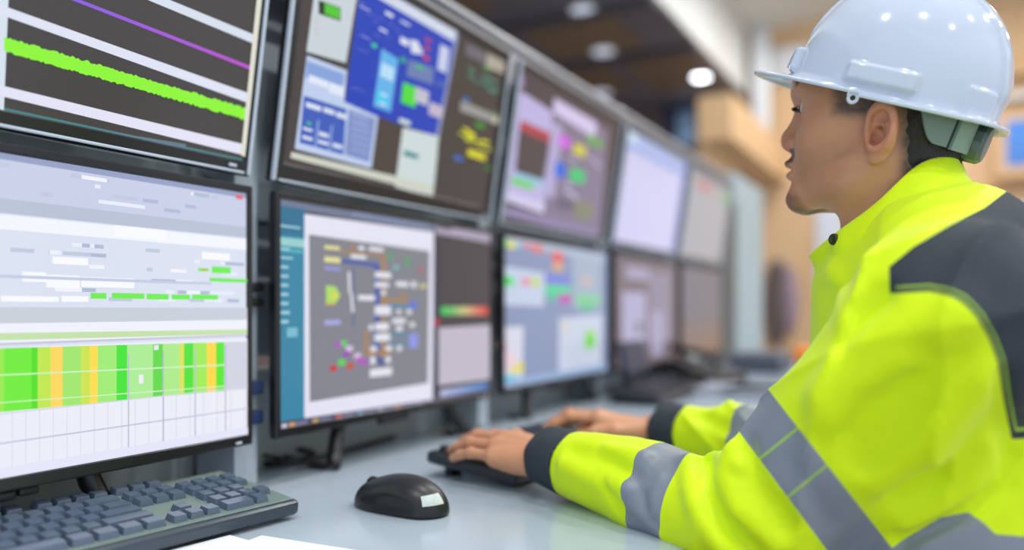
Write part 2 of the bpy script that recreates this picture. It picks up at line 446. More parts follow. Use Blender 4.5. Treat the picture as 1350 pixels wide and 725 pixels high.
# ---- what each screen shows; dark greys have screen reflections mixed into the colour
def p_m1u(s):
    s.base((66, 62, 60))
    s.q([(-60, 128), (332, 212), (332, 240), (-60, 190)], (70, 128, 132))
    s.q([(-60, 140), (245, 190), (245, 206), (-60, 170)], (96, 122, 140))
    s.q([(-60, -60), (12, -20), (4, 170), (-60, 160)], (214, 224, 236))
    s.line((-200, -169), (345, 56), 12, (214, 222, 236))
    s.line((-30, 2), (332, 131), 13, (222, 226, 242))
    s.line((-200, -117), (336, 92), 5, [(60, 110, 240), (190, 78, 204)])
    rr = random.Random(3); n = 120; P = []
    for i in range(n + 1):
        f = i / n; x = 5 + 323 * f; y = 58 + 94 * f; P.append((x, y + 8 * (1 - .25 * f) + rr.random() * 3, y - 8 * (1 - .25 * f) - rr.random() * 3))
    for i in range(n):
        a, b = P[i], P[i + 1]; s.q([(a[0], a[1]), (b[0], b[1]), (b[0], b[2]), (a[0], a[2])], (140, 244, 44))
    s.line((-40, 110), (331, 200), 14, (226, 226, 244))
    s.q([(338, -20), (348, -20), (324, 208), (315, 204)], (224, 222, 208))
    s.q([(348, -20), (380, -20), (345, 240), (324, 208)], (66, 84, 76))
def p_m1l(s):
    s.base((218, 224, 240))
    s.uv(0, 1, 0, .14, (200, 206, 230)); s.uv(0, 1, 0, .02, (150, 160, 195)); s.uv(0, 1, .14, .185, (184, 192, 212)); s.uv(0, 1, .19, .235, (242, 244, 252))
    rr = random.Random(1)
    for i in range(70):
        u = rr.uniform(.3, .97); v = rr.choice([.03, .055, .08, .105, .26, .29, .33, .37, .41, .44]); w = rr.uniform(.01, .06)
        s.uv(u, u + w, v, v + .013, rr.choice([(176, 186, 214), (240, 242, 252), (192, 200, 222), (232, 236, 250)]))
    for (x0, y0, x1, y1) in [(150, 297, 217, 317), (68, 338, 115, 350), (28, 358, 60, 372), (265, 332, 302, 344), (60, 362, 104, 380), (106, 365, 176, 380), (0, 390, 76, 398), (80, 390, 115, 398)]:
        s.r(x0, y0, x1, y1, (246, 248, 255))
    s.uv(.3, .9, .375, .385, (196, 202, 226))
    for (x0, y0, x1, y1) in [(260, 353, 274, 358), (278, 351, 303, 361), (275, 366, 329, 373), (118, 386, 139, 394), (146, 386, 189, 394), (192, 387, 221, 395), (225, 388, 249, 395), (252, 388, 286, 395)]:
        s.r(x0, y0, x1, y1, (112, 236, 84))
    s.r(265, 354, 270, 357, (230, 150, 80))
    s.uv(0, 1, .475, .525, (200, 206, 218)); s.uv(0, 1, .525, .585, (238, 240, 252)); s.uv(0, 1, .585, .592, (200, 196, 220)); s.uv(0, 1, .6, .97, (234, 236, 247))
    s.q([(-60, 440), (334, 434), (334, 440), (-60, 450)], (196, 224, 170))
    cols = [(-60, (150, 232, 80)), (4, (112, 235, 60)), (40, (84, 222, 40)), (48, (190, 230, 80)), (65, (255, 214, 96)), (81, (160, 230, 110)), (105, (205, 226, 80)), (117, (255, 220, 80)), (127, (160, 235, 120)), (152, (70, 226, 60)), (166, (172, 235, 150)), (200, (100, 216, 80)), (213, (172, 235, 140)), (235, (220, 225, 90)), (241, (80, 226, 60)), (253, (160, 235, 90)), (271, (255, 216, 70)), (283, (90, 230, 50)), (294, (208, 211, 224)), (331, None)]
    yt = lambda x: 459 - 8 * x / 294; yb = lambda x: 543 - 28 * x / 294
    for (a, c), (b, _) in zip(cols[:-1], cols[1:]): s.q([(a, yb(a)), (b, yb(b)), (b, yt(b)), (a, yt(a))], c)
    s.line((-60, 497), (294, 481), 2, (206, 240, 190))
    s.line((-60, 535), (294, 509), 1.5, (206, 240, 190))
    s.r(181, 494, 187, 505, (240, 236, 250)); s.r(201, 455, 207, 461, (236, 230, 244))
    for x in list(range(-40, 330, 18)): s.line((x, yb(x)), (x, 640), 0, (214, 216, 234)) if False else s.q([(x - .5, 620), (x + .5, 620), (x + .5, yb(x)), (x - .5, yb(x))], (214, 216, 232))
    for x in (167, 213, 255, 295): s.q([(x - .8, 590), (x + .8, 590), (x + .8, yb(x) - 60), (x - .8, yb(x) - 60)], (188, 184, 214))
    s.uv(0, 1, .80, .804, (212, 212, 232)); s.uv(0, 1, .89, .895, (196, 194, 222)); s.uv(0, 1, .97, 1, (228, 228, 248))
    s.uv(.965, .985, .012, .03, (220, 110, 120))
def p_m2u(s):
    s.base((66, 60, 58))
    L = (204, 212, 220)
    s.q([(416, -20), (473, -20), (456, 83), (404, 68)], (198, 208, 214)); s.q([(420, 0), (449, 10), (449, 28), (420, 18)], (20, 50, 24)); s.q([(428, 4), (448, 11), (448, 26), (428, 18)], (78, 196, 40))
    for y in (22, 29, 36, 43): s.r(415, y, 420, y + 3, (190, 140, 130))
    s.q([(476, -30), (601, 43), (577, 181), (454, 138)], (24, 62, 182))
    s.q([(500, -24), (603, 36), (600, 56), (496, -4)], (206, 214, 232)); s.q([(601, 43), (605, 44), (578, 184), (574, 182)], (140, 150, 190))
    s.q([(503, 64), (525, 78), (515, 148), (492, 140)], (96, 176, 232)); s.q([(503, 82), (520, 90), (518, 108), (501, 100)], (180, 220, 244)); s.q([(497, 118), (512, 124), (510, 140), (495, 134)], (60, 200, 236))
    for (x, y, w, h) in [(474, 8, 14, 6), (482, 16, 14, 7), (474, 46, 14, 6), (472, 64, 14, 6), (462, 114, 18, 7), (508, 14, 10, 10), (528, 26, 12, 9), (500, 36, 10, 8), (528, 48, 10, 14), (502, 122, 8, 6), (500, 134, 8, 6), (470, 0, 10, 5)]: s.r(x, y, x + w, y + h, (218, 222, 240))
    s.r(490, 56, 496, 64, (60, 210, 130)); s.r(528, 74, 534, 84, (40, 170, 120))
    for (x, y) in [(492, 26), (500, 22), (512, 30), (520, 36), (524, 44), (508, 46), (494, 44)]: s.r(x, y, x + 6, y + 5, (90, 110, 196))
    s.q([(540, 52), (550, 54), (558, 72), (542, 70)], (216, 220, 236)); s.r(560, 49, 568, 57, (200, 60, 90)); s.r(559, 60, 566, 68, (200, 60, 90)); s.r(558, 72, 565, 81, (206, 60, 80))
    s.q([(538, 78), (572, 90), (570, 112), (535, 100)], (104, 124, 176)); s.r(548, 84, 558, 93, (60, 190, 90))
    s.r(531, 108, 547, 142, (76, 218, 56)); s.r(548, 114, 563, 140, (190, 190, 206)); s.r(566, 134, 582, 157, (192, 182, 202)); s.r(580, 58, 588, 97, (196, 206, 230))
    s.r(575, 104, 588, 118, (70, 96, 180)); s.r(526, 155, 540, 166, (206, 222, 220))
    s.q([(404, 73), (457, 93), (453, 134), (498, 154), (489, 222), (388, 196)], (188, 204, 234))
    s.q([(404, 80), (454, 98), (450, 118), (402, 102)], (130, 160, 216)); s.r(407, 98, 432, 117, (222, 230, 244)); s.r(434, 108, 452, 128, (222, 230, 244))
    s.q([(400, 126), (456, 144), (452, 204), (394, 188)], (56, 90, 184))
    for (x0, y0, x1, y1) in [(403, 134, 422, 147), (426, 141, 440, 152), (443, 147, 456, 158), (399, 167, 411, 174), (398, 178, 411, 186), (420, 173, 432, 182), (419, 184, 432, 192), (438, 188, 450, 197)]: s.r(x0, y0, x1, y1, (214, 222, 240))
    for (x, y) in [(418, 158), (436, 165)]: s.q([(x, y), (x + 2, y), (x - 2, y + 36), (x - 4, y + 36)], (150, 176, 226))
    s.r(404, 160, 409, 165, (70, 200, 120)); s.q([(459, 144), (494, 156), (486, 214), (454, 204)], (122, 142, 196))
    for i in range(6): s.r(463, 152 + i * 9, 486, 156 + i * 9, (150, 166, 212))
    s.q([(497, 158), (528, 168), (520, 232), (489, 222)], (70, 62, 58))
    s.q([(530, 168), (578, 180), (570, 260), (520, 246)], (202, 216, 216)); s.r(532, 198, 550, 210, (26, 130, 142))
    s.q([(383, 200), (520, 232), (571, 246), (570, 258), (520, 243), (382, 208)], (202, 206, 194))
    s.q([(577, 184), (640, 200), (640, 290), (571, 262)], (66, 60, 58))
    s.q([(614, 56), (672, 86), (670, 100), (612, 72)], (104, 102, 112)); s.q([(642, 70), (670, 85), (669, 100), (640, 88)], (170, 164, 150))
    rr = random.Random(5)
    for i in range(14): x = rr.uniform(616, 652); y = 84 + (x - 616) * .6 + rr.uniform(0, 18); s.r(x, y, x + 8, y + 5, (78, 196, 172))
    s.r(636, 86, 646, 94, (60, 170, 70)); s.r(610, 127, 618, 134, (60, 120, 200))
    s.q([(607, 132), (662, 156), (660, 166), (605, 146)], (150, 150, 148)); s.r(648, 146, 658, 152, (90, 170, 80)); s.r(650, 154, 661, 166, (206, 204, 178))
    for i in range(14): x = rr.uniform(604, 638); y = 164 + (x - 604) * .5 + rr.uniform(0, 14); s.r(x, y, x + 9, y + 6, (214, 214, 40))
    s.r(626, 161, 637, 170, (60, 170, 50)); s.r(616, 196, 638, 212, (222, 216, 24)); s.r(597, 204, 608, 213, (50, 110, 196)); s.r(638, 217, 648, 226, (50, 110, 50))
def p_m2l(s):
    s.base((72, 74, 92))
    s.q([(366, 250), (648, 302), (648, 318), (366, 272)], (112, 122, 148)); s.r(370, 257, 400, 266, (176, 176, 196)); s.r(373, 258, 379, 264, (230, 130, 90)); s.r(420, 266, 440, 274, (90, 150, 220)); s.r(464, 276, 566, 300, (128, 142, 172))
    s.q([(366, 270), (402, 276), (402, 560), (366, 566)], (52, 132, 164)); s.q([(366, 270), (402, 276), (402, 312), (366, 308)], (44, 112, 146)); s.q([(366, 312), (402, 316), (402, 327), (366, 323)], (150, 206, 206))
    s.r(366, 327, 400, 334, (80, 180, 190))
    for i, w in enumerate((26, 16, 12, 16, 10, 10, 10, 10, 10, 12, 10)): s.r(370, 302 + i * 12 - (6 if i == 0 else 0), 370 + w, 306 + i * 12 - (4 if i == 0 else 0), (160, 206, 220)) if i != 1 else None
    s.r(378, 432, 392, 444, (120, 186, 206))
    s.q([(401, 282), (572, 306), (570, 531), (401, 556)], (226, 226, 242)); s.q([(407, 309), (566, 331), (564, 505), (408, 530)], (128, 130, 140))
    o, b, w, c = (176, 130, 70), (60, 90, 170), (224, 226, 236), (70, 140, 176)
    s.line((447, 331), (505, 336), 2.5, o); s.q([(503, 335), (507, 335), (507, 470), (503, 470)], o); s.q([(463, 318), (466, 318), (466, 332), (463, 332)], o)
    s.line((450, 344), (498, 350), 5, b); s.q([(494, 348), (500, 348), (500, 470), (494, 470)], b); s.q([(464, 352), (467, 352), (467, 430), (464, 430)], (96, 110, 150))
    for (x0, y0, x1, y1) in [(494, 358, 515, 367), (494, 372, 512, 379), (494, 403, 515, 415), (494, 426, 512, 435), (494, 440, 514, 449), (486, 325, 505, 332), (472, 324, 480, 330), (462, 335, 482, 342), (472, 389, 494, 396), (522, 371, 538, 378), (542, 371, 548, 379), (517, 420, 534, 426), (523, 408, 528, 414), (536, 408, 542, 414), (486, 428, 491, 435), (522, 430, 530, 436), (540, 425, 546, 431), (488, 457, 496, 463), (508, 456, 516, 464), (523, 456, 529, 462), (488, 470, 494, 480), (508, 470, 514, 478), (487, 487, 516, 494), (502, 383, 508, 389)]: s.r(x0, y0, x1, y1, w)
    s.q([(458, 358), (461, 358), (462, 386), (459, 386)], w); s.q([(461, 386), (464, 386), (466, 412), (463, 412)], w)
    s.r(427, 323, 447, 330, (222, 218, 150)); s.r(427, 338, 448, 347, (222, 218, 150)); s.r(427, 351, 448, 357, (150, 150, 220)); s.r(427, 422, 448, 428, (166, 166, 226))
    s.q([(429, 376), (442, 378), (448, 390), (440, 402), (429, 402)], (170, 220, 100)); s.r(436, 386, 444, 394, (220, 210, 90)); s.r(430, 399, 440, 402, (220, 160, 90))
    s.line((506, 395), (540, 398), 4, o); s.line((512, 402), (540, 404), 4, c); s.r(538, 397, 549, 407, (96, 120, 210)); s.r(524, 385, 536, 391, (160, 130, 100)); s.r(552, 374, 562, 380, (200, 190, 150)); s.r(519, 350, 524, 355, (110, 210, 200))
    s.line((512, 440), (548, 442), 3, c); s.line((512, 452), (548, 454), 3, c); s.r(539, 440, 550, 458, (140, 150, 230)); s.line((482, 466), (515, 464), 4, o); s.q([(480, 436), (484, 436), (484, 468), (480, 468)], o)
    s.r(512, 330, 515, 345, (70, 170, 90)); s.r(534, 338, 538, 352, (70, 170, 90)); s.r(552, 352, 556, 360, (190, 90, 90)); s.q([(495, 470), (505, 474), (505, 482), (498, 480)], (70, 80, 150))
    for (x, y, cc) in [(447, 449, (90, 210, 80)), (455, 456, (212, 190, 226)), (451, 463, (150, 80, 180)), (466, 466, (214, 190, 226)), (445, 474, (90, 210, 80)), (434, 482, (196, 60, 60)), (468, 471, (180, 90, 190)), (456, 479, (196, 80, 60)), (440, 450, (170, 90, 190)), (475, 474, (170, 90, 190))]: s.r(x, y, x + 9, y + 7, cc)
    s.q([(572, 300), (648, 316), (648, 520), (572, 528)], (70, 66, 72)); s.q([(574, 292), (648, 306), (648, 321), (574, 308)], (168, 160, 182)); s.r(576, 295, 594, 304, (110, 100, 120))
    s.q([(572, 312), (578, 313), (578, 520), (572, 522)], (52, 56, 70)); s.r(572, 420, 577, 430, (200, 50, 80))
    g = [(50, 190, 90), (110, 190, 110), (200, 190, 130), (220, 130, 110), (210, 60, 56)]
    for i in range(4):
        x0 = 580 + i * 15.5; x1 = x0 + 15.5; s.q([(x0, 415), (x1, 415.5), (x1, 404), (x0, 404)], [g[i], g[i + 1], g[i + 1], g[i]])
    s.q([(577, 432), (645, 428), (645, 500), (577, 508)], (190, 184, 200))
    s.q([(579, 524), (642, 512), (642, 505), (579, 514)], [(170, 170, 210), (60, 90, 190), (60, 150, 220), (190, 190, 220)])
    s.q([(366, 556), (648, 515), (648, 530), (366, 574)], (74, 78, 106))
    for i, x in enumerate((370, 380, 411, 442, 470, 497, 520, 548)):
        y = 562 - (x - 370) * .157; s.r(x, y - 3, x + 7, y + 4, [(200, 200, 220), (220, 160, 90), (210, 170, 90), (220, 120, 80), (120, 180, 210), (180, 190, 220), (236, 160, 70), (190, 180, 210)][i]); s.r(x + 9, y - 4, x + 24, y + 2, (120, 120, 156))
def p_m3u(s):
    s.base((72, 64, 70))
    s.q([(674, 96), (690, 100), (690, 116), (674, 108)], (190, 150, 220))
    s.q([(676, 113), (734, 151), (716, 280), (656, 258)], (186, 178, 222)); s.q([(685, 166), (726, 183), (717, 238), (679, 226)], (74, 66, 66)); s.q([(686, 158), (727, 176), (725, 188), (686, 172)], (176, 62, 74))
    s.q([(679, 226), (717, 238), (716, 246), (678, 233)], (150, 196, 224)); s.r(675, 233, 703, 251, (104, 208, 96)); s.q([(664, 250), (720, 268), (716, 282), (660, 262)], (206, 200, 232))
    s.q([(730, 128), (802, 172), (790, 312), (716, 288)], (128, 116, 140)); s.q([(731, 129), (787, 162), (784, 182), (730, 148)], (208, 198, 234)); s.q([(728, 160), (742, 168), (730, 262), (716, 256)], (176, 168, 208))
    s.r(738, 177, 750, 197, (214, 100, 230)); s.r(757, 188, 771, 208, (212, 204, 50)); s.r(774, 176, 794, 197, (98, 166, 70)); s.r(733, 212, 744, 236, (20, 104, 220)); s.r(753, 220, 769, 243, (48, 200, 110))
    for (x, y) in [(745, 250), (752, 256), (744, 240), (776, 206), (783, 214), (750, 206)]: s.r(x, y, x + 10, y + 7, (190, 184, 216))
    s.r(758, 262, 780, 292, (128, 130, 104)); s.r(734, 258, 756, 280, (100, 92, 112)); s.q([(656, 268), (790, 306), (790, 316), (656, 282)], (140, 130, 168))
def p_m3l(s):
    s.base((136, 150, 184))
    s.q([(654, 308), (796, 336), (796, 346), (654, 318)], (176, 190, 210)); s.r(664, 316, 672, 326, (120, 214, 120)); s.r(670, 318, 680, 328, (230, 216, 80)); s.r(688, 320, 702, 328, (222, 140, 150)); s.r(702, 322, 716, 334, (226, 120, 120)); s.r(680, 320, 686, 328, (110, 190, 230)); s.r(655, 326, 666, 340, (214, 186, 190))
    s.q([(661, 350), (719, 360), (717, 404), (660, 402)], (192, 206, 228)); s.r(663, 364, 677, 377, (70, 214, 100)); s.r(688, 366, 698, 377, (226, 140, 160)); s.r(700, 366, 712, 378, (196, 214, 110))
    s.r(728, 331, 742, 346, (230, 96, 86)); s.r(729, 346, 741, 357, (226, 170, 110)); s.r(718, 362, 752, 375, (120, 130, 220)); s.r(719, 376, 752, 388, (80, 216, 150)); s.q([(721, 388), (734, 388), (728, 399)], (60, 206, 140)); s.r(738, 388, 752, 399, (206, 56, 180))
    s.q([(755, 336), (792, 343), (791, 408), (755, 406)], (162, 178, 196)); s.r(770, 365, 778, 376, (224, 178, 160)); s.r(758, 388, 792, 400, (130, 206, 150)); s.r(764, 398, 784, 409, (110, 196, 150))
    s.q([(652, 432), (690, 430), (688, 510), (651, 518)], (212, 214, 230)); s.r(653, 438, 664, 448, (90, 214, 130)); s.r(652, 454, 667, 462, (220, 90, 120)); s.r(672, 480, 690, 490, (226, 216, 80)); s.r(652, 490, 664, 500, (110, 214, 160)); s.r(664, 496, 680, 508, (60, 200, 230)); s.r(652, 502, 664, 512, (90, 220, 130)); s.r(678, 502, 690, 512, (90, 220, 160)); s.r(664, 466, 680, 484, (230, 206, 216))
    s.q([(737, 419), (794, 414), (792, 494), (736, 502)], (198, 208, 226)); s.r(740, 424, 750, 434, (214, 206, 196)); s.r(771, 440, 784, 458, (110, 216, 40)); s.r(774, 434, 782, 441, (150, 220, 90))
    s.uv(0, 1, .95, 1, (150, 176, 214))
def p_m4u(s):
    s.base((204, 202, 236)); s.uv(0, 1, 0, .08, (160, 180, 226)); s.uv(0, 1, .1, .17, (150, 172, 226)); s.uv(0, .12, .02, .1, (210, 230, 240)); s.uv(.94, 1, 0, 1, (140, 146, 206))
    for i in range(9): s.uv(.05, .92, .24 + i * .08, .245 + i * .08, (190, 188, 224))
def p_m4l(s):
    s.base((114, 100, 104)); s.uv(.15, .5, .08, .2, (160, 154, 180)); s.uv(.1, .45, .32, .9, (172, 168, 200)); s.uv(.5, .9, .1, .8, (138, 130, 150)); s.uv(.55, .75, .5, .95, (166, 160, 190)); s.uv(.3, .4, .6, .7, (120, 110, 130))
def p_m5u(s):
    s.base((166, 166, 172)); s.uv(.15, .5, .12, .2, (196, 120, 120)); s.uv(.75, 1, .1, .25, (140, 170, 130)); s.uv(0, 1, 0, .08, (140, 142, 150))
def p_m5l(s): s.base((108, 108, 118)); s.uv(0, 1, .55, 1, [(134, 106, 84), (134, 106, 84), (110, 106, 112), (110, 106, 112)])
def p_m6u(s): s.base((74, 92, 98)); s.uv(0, 1, 0, .2, (96, 124, 118)); s.uv(.3, .9, .4, .8, (90, 100, 112))
def p_m6l(s): s.base((76, 66, 70)); s.uv(.2, .8, .3, .9, (120, 112, 126))
SPEC = [(0, 1, 'black monitor showing a thick green trace between white lines on dark charts', .010, .013, .019, p_m1u, ()),
        (0, 0, 'large near monitor showing a pale spreadsheet with green and yellow bars', .009, .010, .014, p_m1l, (.10, -.14)),
        (1, 1, 'thick framed monitor showing a royal blue process diagram with a cyan vessel', .018, .016, .028, p_m2u, ()),
        (1, 0, 'monitor showing a teal side menu and a grey flow diagram', .009, .010, .014, p_m2l, (-.165, .2)),
        (2, 1, 'monitor showing lavender windows with magenta, yellow, blue and green blocks', .012, .013, .018, p_m3u, ()),
        (2, 0, 'monitor showing a slate blue desktop scattered with small coloured windows', .009, .010, .014, p_m3l, (-.165, .2)),
        (3, 1, 'monitor showing one plain lavender white page under a blue top bar', .012, .013, .018, p_m4u, ()),
        (3, 0, 'dim brown monitor with lavender blotches below the plain lavender page', .009, .010, .014, p_m4l, (-.165, .2)),
        (4, 1, 'far monitor showing a plain grey page with a faint red mark', .010, .012, .016, p_m5u, ()),
        (4, 0, 'far dim grey and brown monitor directly below the plain grey page', .009, .010, .014, p_m5l, ()),
        ]
for col, row, lab, bl, bt, bb, fn, legs in SPEC: monitor(col, row, lab, bl, bt, bb, fn, legs)

# steel frame that carries the upper monitors
fr = empty('display_frame', Matrix.Translation(W(0, -.1, .75)))
tag(fr, 'long grey steel frame with a top rail carrying both rows of monitors', 'frame')
def fpart(name, t, n, z, m, bev=.002):
    o = wbox(name, t, n, z, m, None, bev); o.parent = fr; o.matrix_parent_inverse = fr.matrix_world.inverted(); return o
fpart('top_rail', (-.75, 2.72), (-.115, -.03), (1.47, 1.555), M_RAIL, .008)
fpart('rail_cap', (-.75, 2.72), (-.12, -.02), (1.555, 1.568), mat('rail_cap_metal', (176, 178, 184), .3), .004)
fpart('back_sheet', (-.75, 2.5), (-.114, -.108), (.92, 1.47), M_METAL)
fpart('middle_rail', (-.75, 2.72), (-.115, -.09), (1.12, 1.18), M_METAL)
for i in range(6):
    t = -.617 + PITCH * i - (PITCH - MW) / 2
    po = fpart('post', (t - .02, t + .02), (-.11, -.035), (.752, 1.47), M_METAL)
    if i == 1:
        for z in (.845, .885):
            q = wbox('cable_clip', (t - .012, t + .016), (-.035, -.018), (z - .009, z + .009), mat('blue_plastic', (28, 52, 100), .5), None, .003); q.parent = fr; q.matrix_parent_inverse = fr.matrix_world.inverted()
        for z in (1.0, 1.02): 
            q = wbox('cable_strap', (t - .02, t + .02), (-.035, -.022), (z - .006, z + .006), M_BLACK, None, .003); q.parent = fr; q.matrix_parent_inverse = fr.matrix_world.inverted()

# ================================================================== DESK
dk = empty('control_desk', Matrix.Translation(W(0, .2, 0)))
tag(dk, 'long grey laminate control desk running under the wall of monitors', 'desk')
def dpart(name, t, n, z, m, bev=.002):
    o = wbox(name, t, n, z, m, None, bev); o.parent = dk; o.matrix_parent_inverse = dk.matrix_world.inverted(); return o
dpart('desk_top', (-1.5, 3.3), (-.12, .56), (.722, .75), M_DESK, .003)
dpart('edge_strip', (-1.5, 3.3), (.56, .566), (.72, .7505), M_DESKEDGE, .001)
dpart('back_panel', (-1.5, 3.3), (-.16, -.12), (.0, .90), M_PANEL, .003)
for t in (-1.45, .1, 1.6, 3.2): dpart('side_panel', (t - .012, t + .012), (-.118, .5), (0, .72), M_PANEL)

# ---- keyboards
KEYMESH = {}
def keycap(w, m):
    k = (round(w, 4), m.name)
    if k in KEYMESH: return KEYMESH[k]
    bm = bmesh.new(); d = .0182; h = .0075; ww = w - .0025
    bot = [bm.verts.new((x * ww / 2, y * d / 2, 0)) for x, y in ((-1, -1), (1, -1), (1, 1), (-1, 1))]
    a = .0018
    t1 = [bm.verts.new((x * (ww / 2 - a), y * (d / 2 - a), h)) for x, y in ((-1, -1), (1, -1), (1, 1), (-1, 1))]
    for i in range(4): bm.faces.new((bot[i], bot[(i + 1) % 4], t1[(i + 1) % 4], t1[i]))
    ft = bm.faces.new(t1)
    r = bmesh.ops.inset_region(bm, faces=[ft], thickness=.002, depth=-.0007)
    bmesh.ops.bevel(bm, geom=[e for e in bm.edges if len(e.link_faces) == 2], offset=.0006, segments=1, affect='EDGES')
    me = bpy.data.meshes.new('key'); bm.to_mesh(me); bm.free(); me.materials.append(m); KEYMESH[k] = me
    return me
U = .0188
def key_layout():
    out = []
    def row(y, ws, x0=0.):
        x = x0
        for w in ws:
            if w > 0: out.append((x + w / 2, y, w))
            x += abs(w)
    row(0, [1, -1, 1, 1, 1, 1, -.5, 1, 1, 1, 1, -.5, 1, 1, 1, 1])
    row(1.25, [1] * 13 + [2]); row(2.25, [1.5] + [1] * 12 + [1.5]); row(3.25, [1.75] + [1] * 11 + [2.25]); row(4.25, [2.25] + [1] * 10 + [2.75])
    row(5.25, [1.25, 1.25, 1.25, 6.25, 1.25, 1.25, 1.25, 1.25])
    row(0, [1] * 3, 15.25); row(1.25, [1] * 3, 15.25); row(2.25, [1] * 3, 15.25); row(4.25, [1], 16.25); row(5.25, [1] * 3, 15.25)
    row(1.25, [1] * 4, 18.5); row(2.25, [1] * 3, 18.5); row(3.25, [1] * 3, 18.5); row(4.25, [1] * 4, 18.5); row(5.25, [2, 1], 18.5); row(2.25, [1], 21.5)
    return out
KL, KD = .450, .155
def keyboard(M, label, mk, yellow=False, tilt=6.0):
    e = empty('keyboard', M); tag(e, label, 'keyboard')
    Rt = Matrix.Translation((0, -KD / 2, .004)) @ Matrix.Rotation(R(tilt), 4, 'X') @ Matrix.Translation((0, KD / 2, 0))
    bm = bmesh.new(); add_box(bm, (0, 0, .009), (KL, KD, .018), None, .006, 3)
    for v in bm.verts: v.co = Rt @ v.co
    bmobj('case', bm, M_KEYN if mk is M_KEY else M_KEYB, e)
    bm = bmesh.new(); add_box(bm, (0, -.001, .0187), (KL - .012, KD - .014, .0012), None, .0004, 1); bmesh.ops.transform(bm, matrix=Rt, verts=bm.verts); bmobj('key_bed', bm, M_KEYC if mk is M_KEY else M_BLACK, e)
    lay = key_layout(); x0 = -22.5 * U / 2
    for (x, y, w) in lay:
        o = bpy.data.objects.new('key', keycap(w * U, mk)); link(o, e)
        o.matrix_local = Rt @ Matrix.Translation((x0 + x * U, KD / 2 - .020 - y * U * 1.14, .0185))
        if yellow and abs(x - 3.5) < .3 and abs(y - 3.25) < .1: o.data = keycap(w * U, mat('yellow_key_sticker', (196, 206, 60), .4))
    for sx in (-1, 1):
        z = (Rt @ Vector((0, KD / 2, 0))).z
        bm = bmesh.new(); add_box(bm, (sx * (KL / 2 - .04), KD / 2 - .022, z / 2 - .001), (.03, .012, z), None, .003); bmobj('foot', bm, M_BLACK, e)
    bm = bmesh.new()
    for i in range(3): add_lathe(bm, [(.0018, 0), (.0018, .001)], 10, Rt @ Matrix.Translation((KL / 2 - .055 + i * .018, KD / 2 - .022, .0184)))
    bmobj('indicator_lights', bm, mat('pale_green_led', (150, 170, 160), .4), e)
    return e
y1 = Vector((-.81, .58, 0)).normalized(); x1 = Vector((-y1.y * -1, -y1.x, 0)); x1 = Vector((y1.y, -y1.x, 0))
M1 = axes(x1, y1, (0, 0, 1), Vector((-.3065, .9495, .7502)) - x1 * .225)
keyboard(M1, 'large grey keyboard in the bottom left corner, in front of the near monitor', M_KEY, True)
y2 = Vector((-.83, .55, 0)).normalized(); x2 = Vector((y2.y, -y2.x, 0))
M2 = axes(x2, y2, (0, 0, 1), Vector((-.061, 1.0855, .7502)) + x2 * .225)
keyboard(M2, "black keyboard under the seated person's hands", M_KEYD)

# ---- mouse
def mouse(M, label):
    e = empty('computer_mouse', M); e.scale = (1.14, 1.06, 1.04); tag(e, label, 'mouse')
    def f(P):
        d = ell(P, (0, 0, .004), (.0585, .032, .034))
        d = su(d, ell(P, (-.012, 0, .004), (.046, .033, .0365)), .01)
        d = si(d, np.abs(P[:, 1]) - .0305 + .06 * np.maximum(P[:, 2], 0) * .5, .006)
        d = sd(d, cap(P, (.0, .047, .012), (-.05, .045, .012), .018), .006); d = sd(d, cap(P, (.0, -.047, .012), (-.05, -.045, .012), .018), .006)
        return np.maximum(d, .0015 - P[:, 2])
    V, Q = surfnet(f, (-.07, -.045, -.004), (.07, .045, .05), .0013)
    T = tri(Q)
    seam = np.maximum(np.abs(V[:, 1]) - .0006, -(V[:, 0] - .006))            # slot between the two buttons
    (Va, Tb), (Vb, Ts) = split(V, T, -seam)
    (Vc, Tu), (Vd, Tl) = split(*compact(Vb, Ts) if len(Ts) < 0 else (Vb, Ts), -(Vb[:, 2] - .012 - .12 * (Vb[:, 0] + .03)))
    fastmesh('shell', *compact(Vc, Tu), mat('mouse_satin_plastic', (52, 58, 68), .3, bump=.05, bscale=900), e)
    if len(Tl): fastmesh('base_shell', *compact(Vd, Tl), mat('mouse_gloss_plastic', (34, 38, 46), .18), e)
    if len(Tb): fastmesh('button_seam', *compact(Va, Tb), M_BLACK, e)
    bm = bmesh.new(); add_lathe(bm, [(.005, -.0035), (.0095, -.0025), (.0105, 0), (.0095, .0025), (.005, .0035)], 20, Matrix.Translation((.036, 0, .0235)) @ Matrix.Rotation(R(90), 4, 'X'))
    bmobj('scroll_wheel', bm, M_BLACK, e, True)
    return e, f
ym = Vector((-.84, .54, 0)).normalized()     # nose direction
Mm = axes(ym, Vector((-ym.y, ym.x, 0)), (0, 0, 1), Vector((-.135, .945, .7503)))
ms, mf = mouse(Mm, 'black computer mouse with a pale sticker, standing alone on the desk')
# sticker that wraps the tail of the mouse, facing the camera side
def on_surface(f, o, d):
    o = np.array(o, float); d = np.array(d, float); d /= np.linalg.norm(d); s = .08; p = o + d * s
    for _ in range(40): v = float(f(S([p]))[0]); p = p - d * v * .8
    return p
Vs = []; Fs = []; na_, nb_ = 9, 5
for i in range(na_):
    for j in range(nb_):
        a = R(146 + 34 * i / (na_ - 1)); b = R(12 + 17 * j / (nb_ - 1)); d = (math.cos(a) * math.cos(b), math.sin(a) * math.cos(b), math.sin(b))
        p = on_surface(mf, (-.015, .0, .006), d); Vs.append(p + np.array(d) * .0006)
for i in range(na_ - 1):
    for j in range(nb_ - 1): Fs.append((i * nb_ + j, (i + 1) * nb_ + j, (i + 1) * nb_ + j + 1, i * nb_ + j + 1))
meshobj('sticker', Vs, Fs, mat('worn_label_paper', (196, 206, 204), .5, var=.12, vscale=120), ms, True)

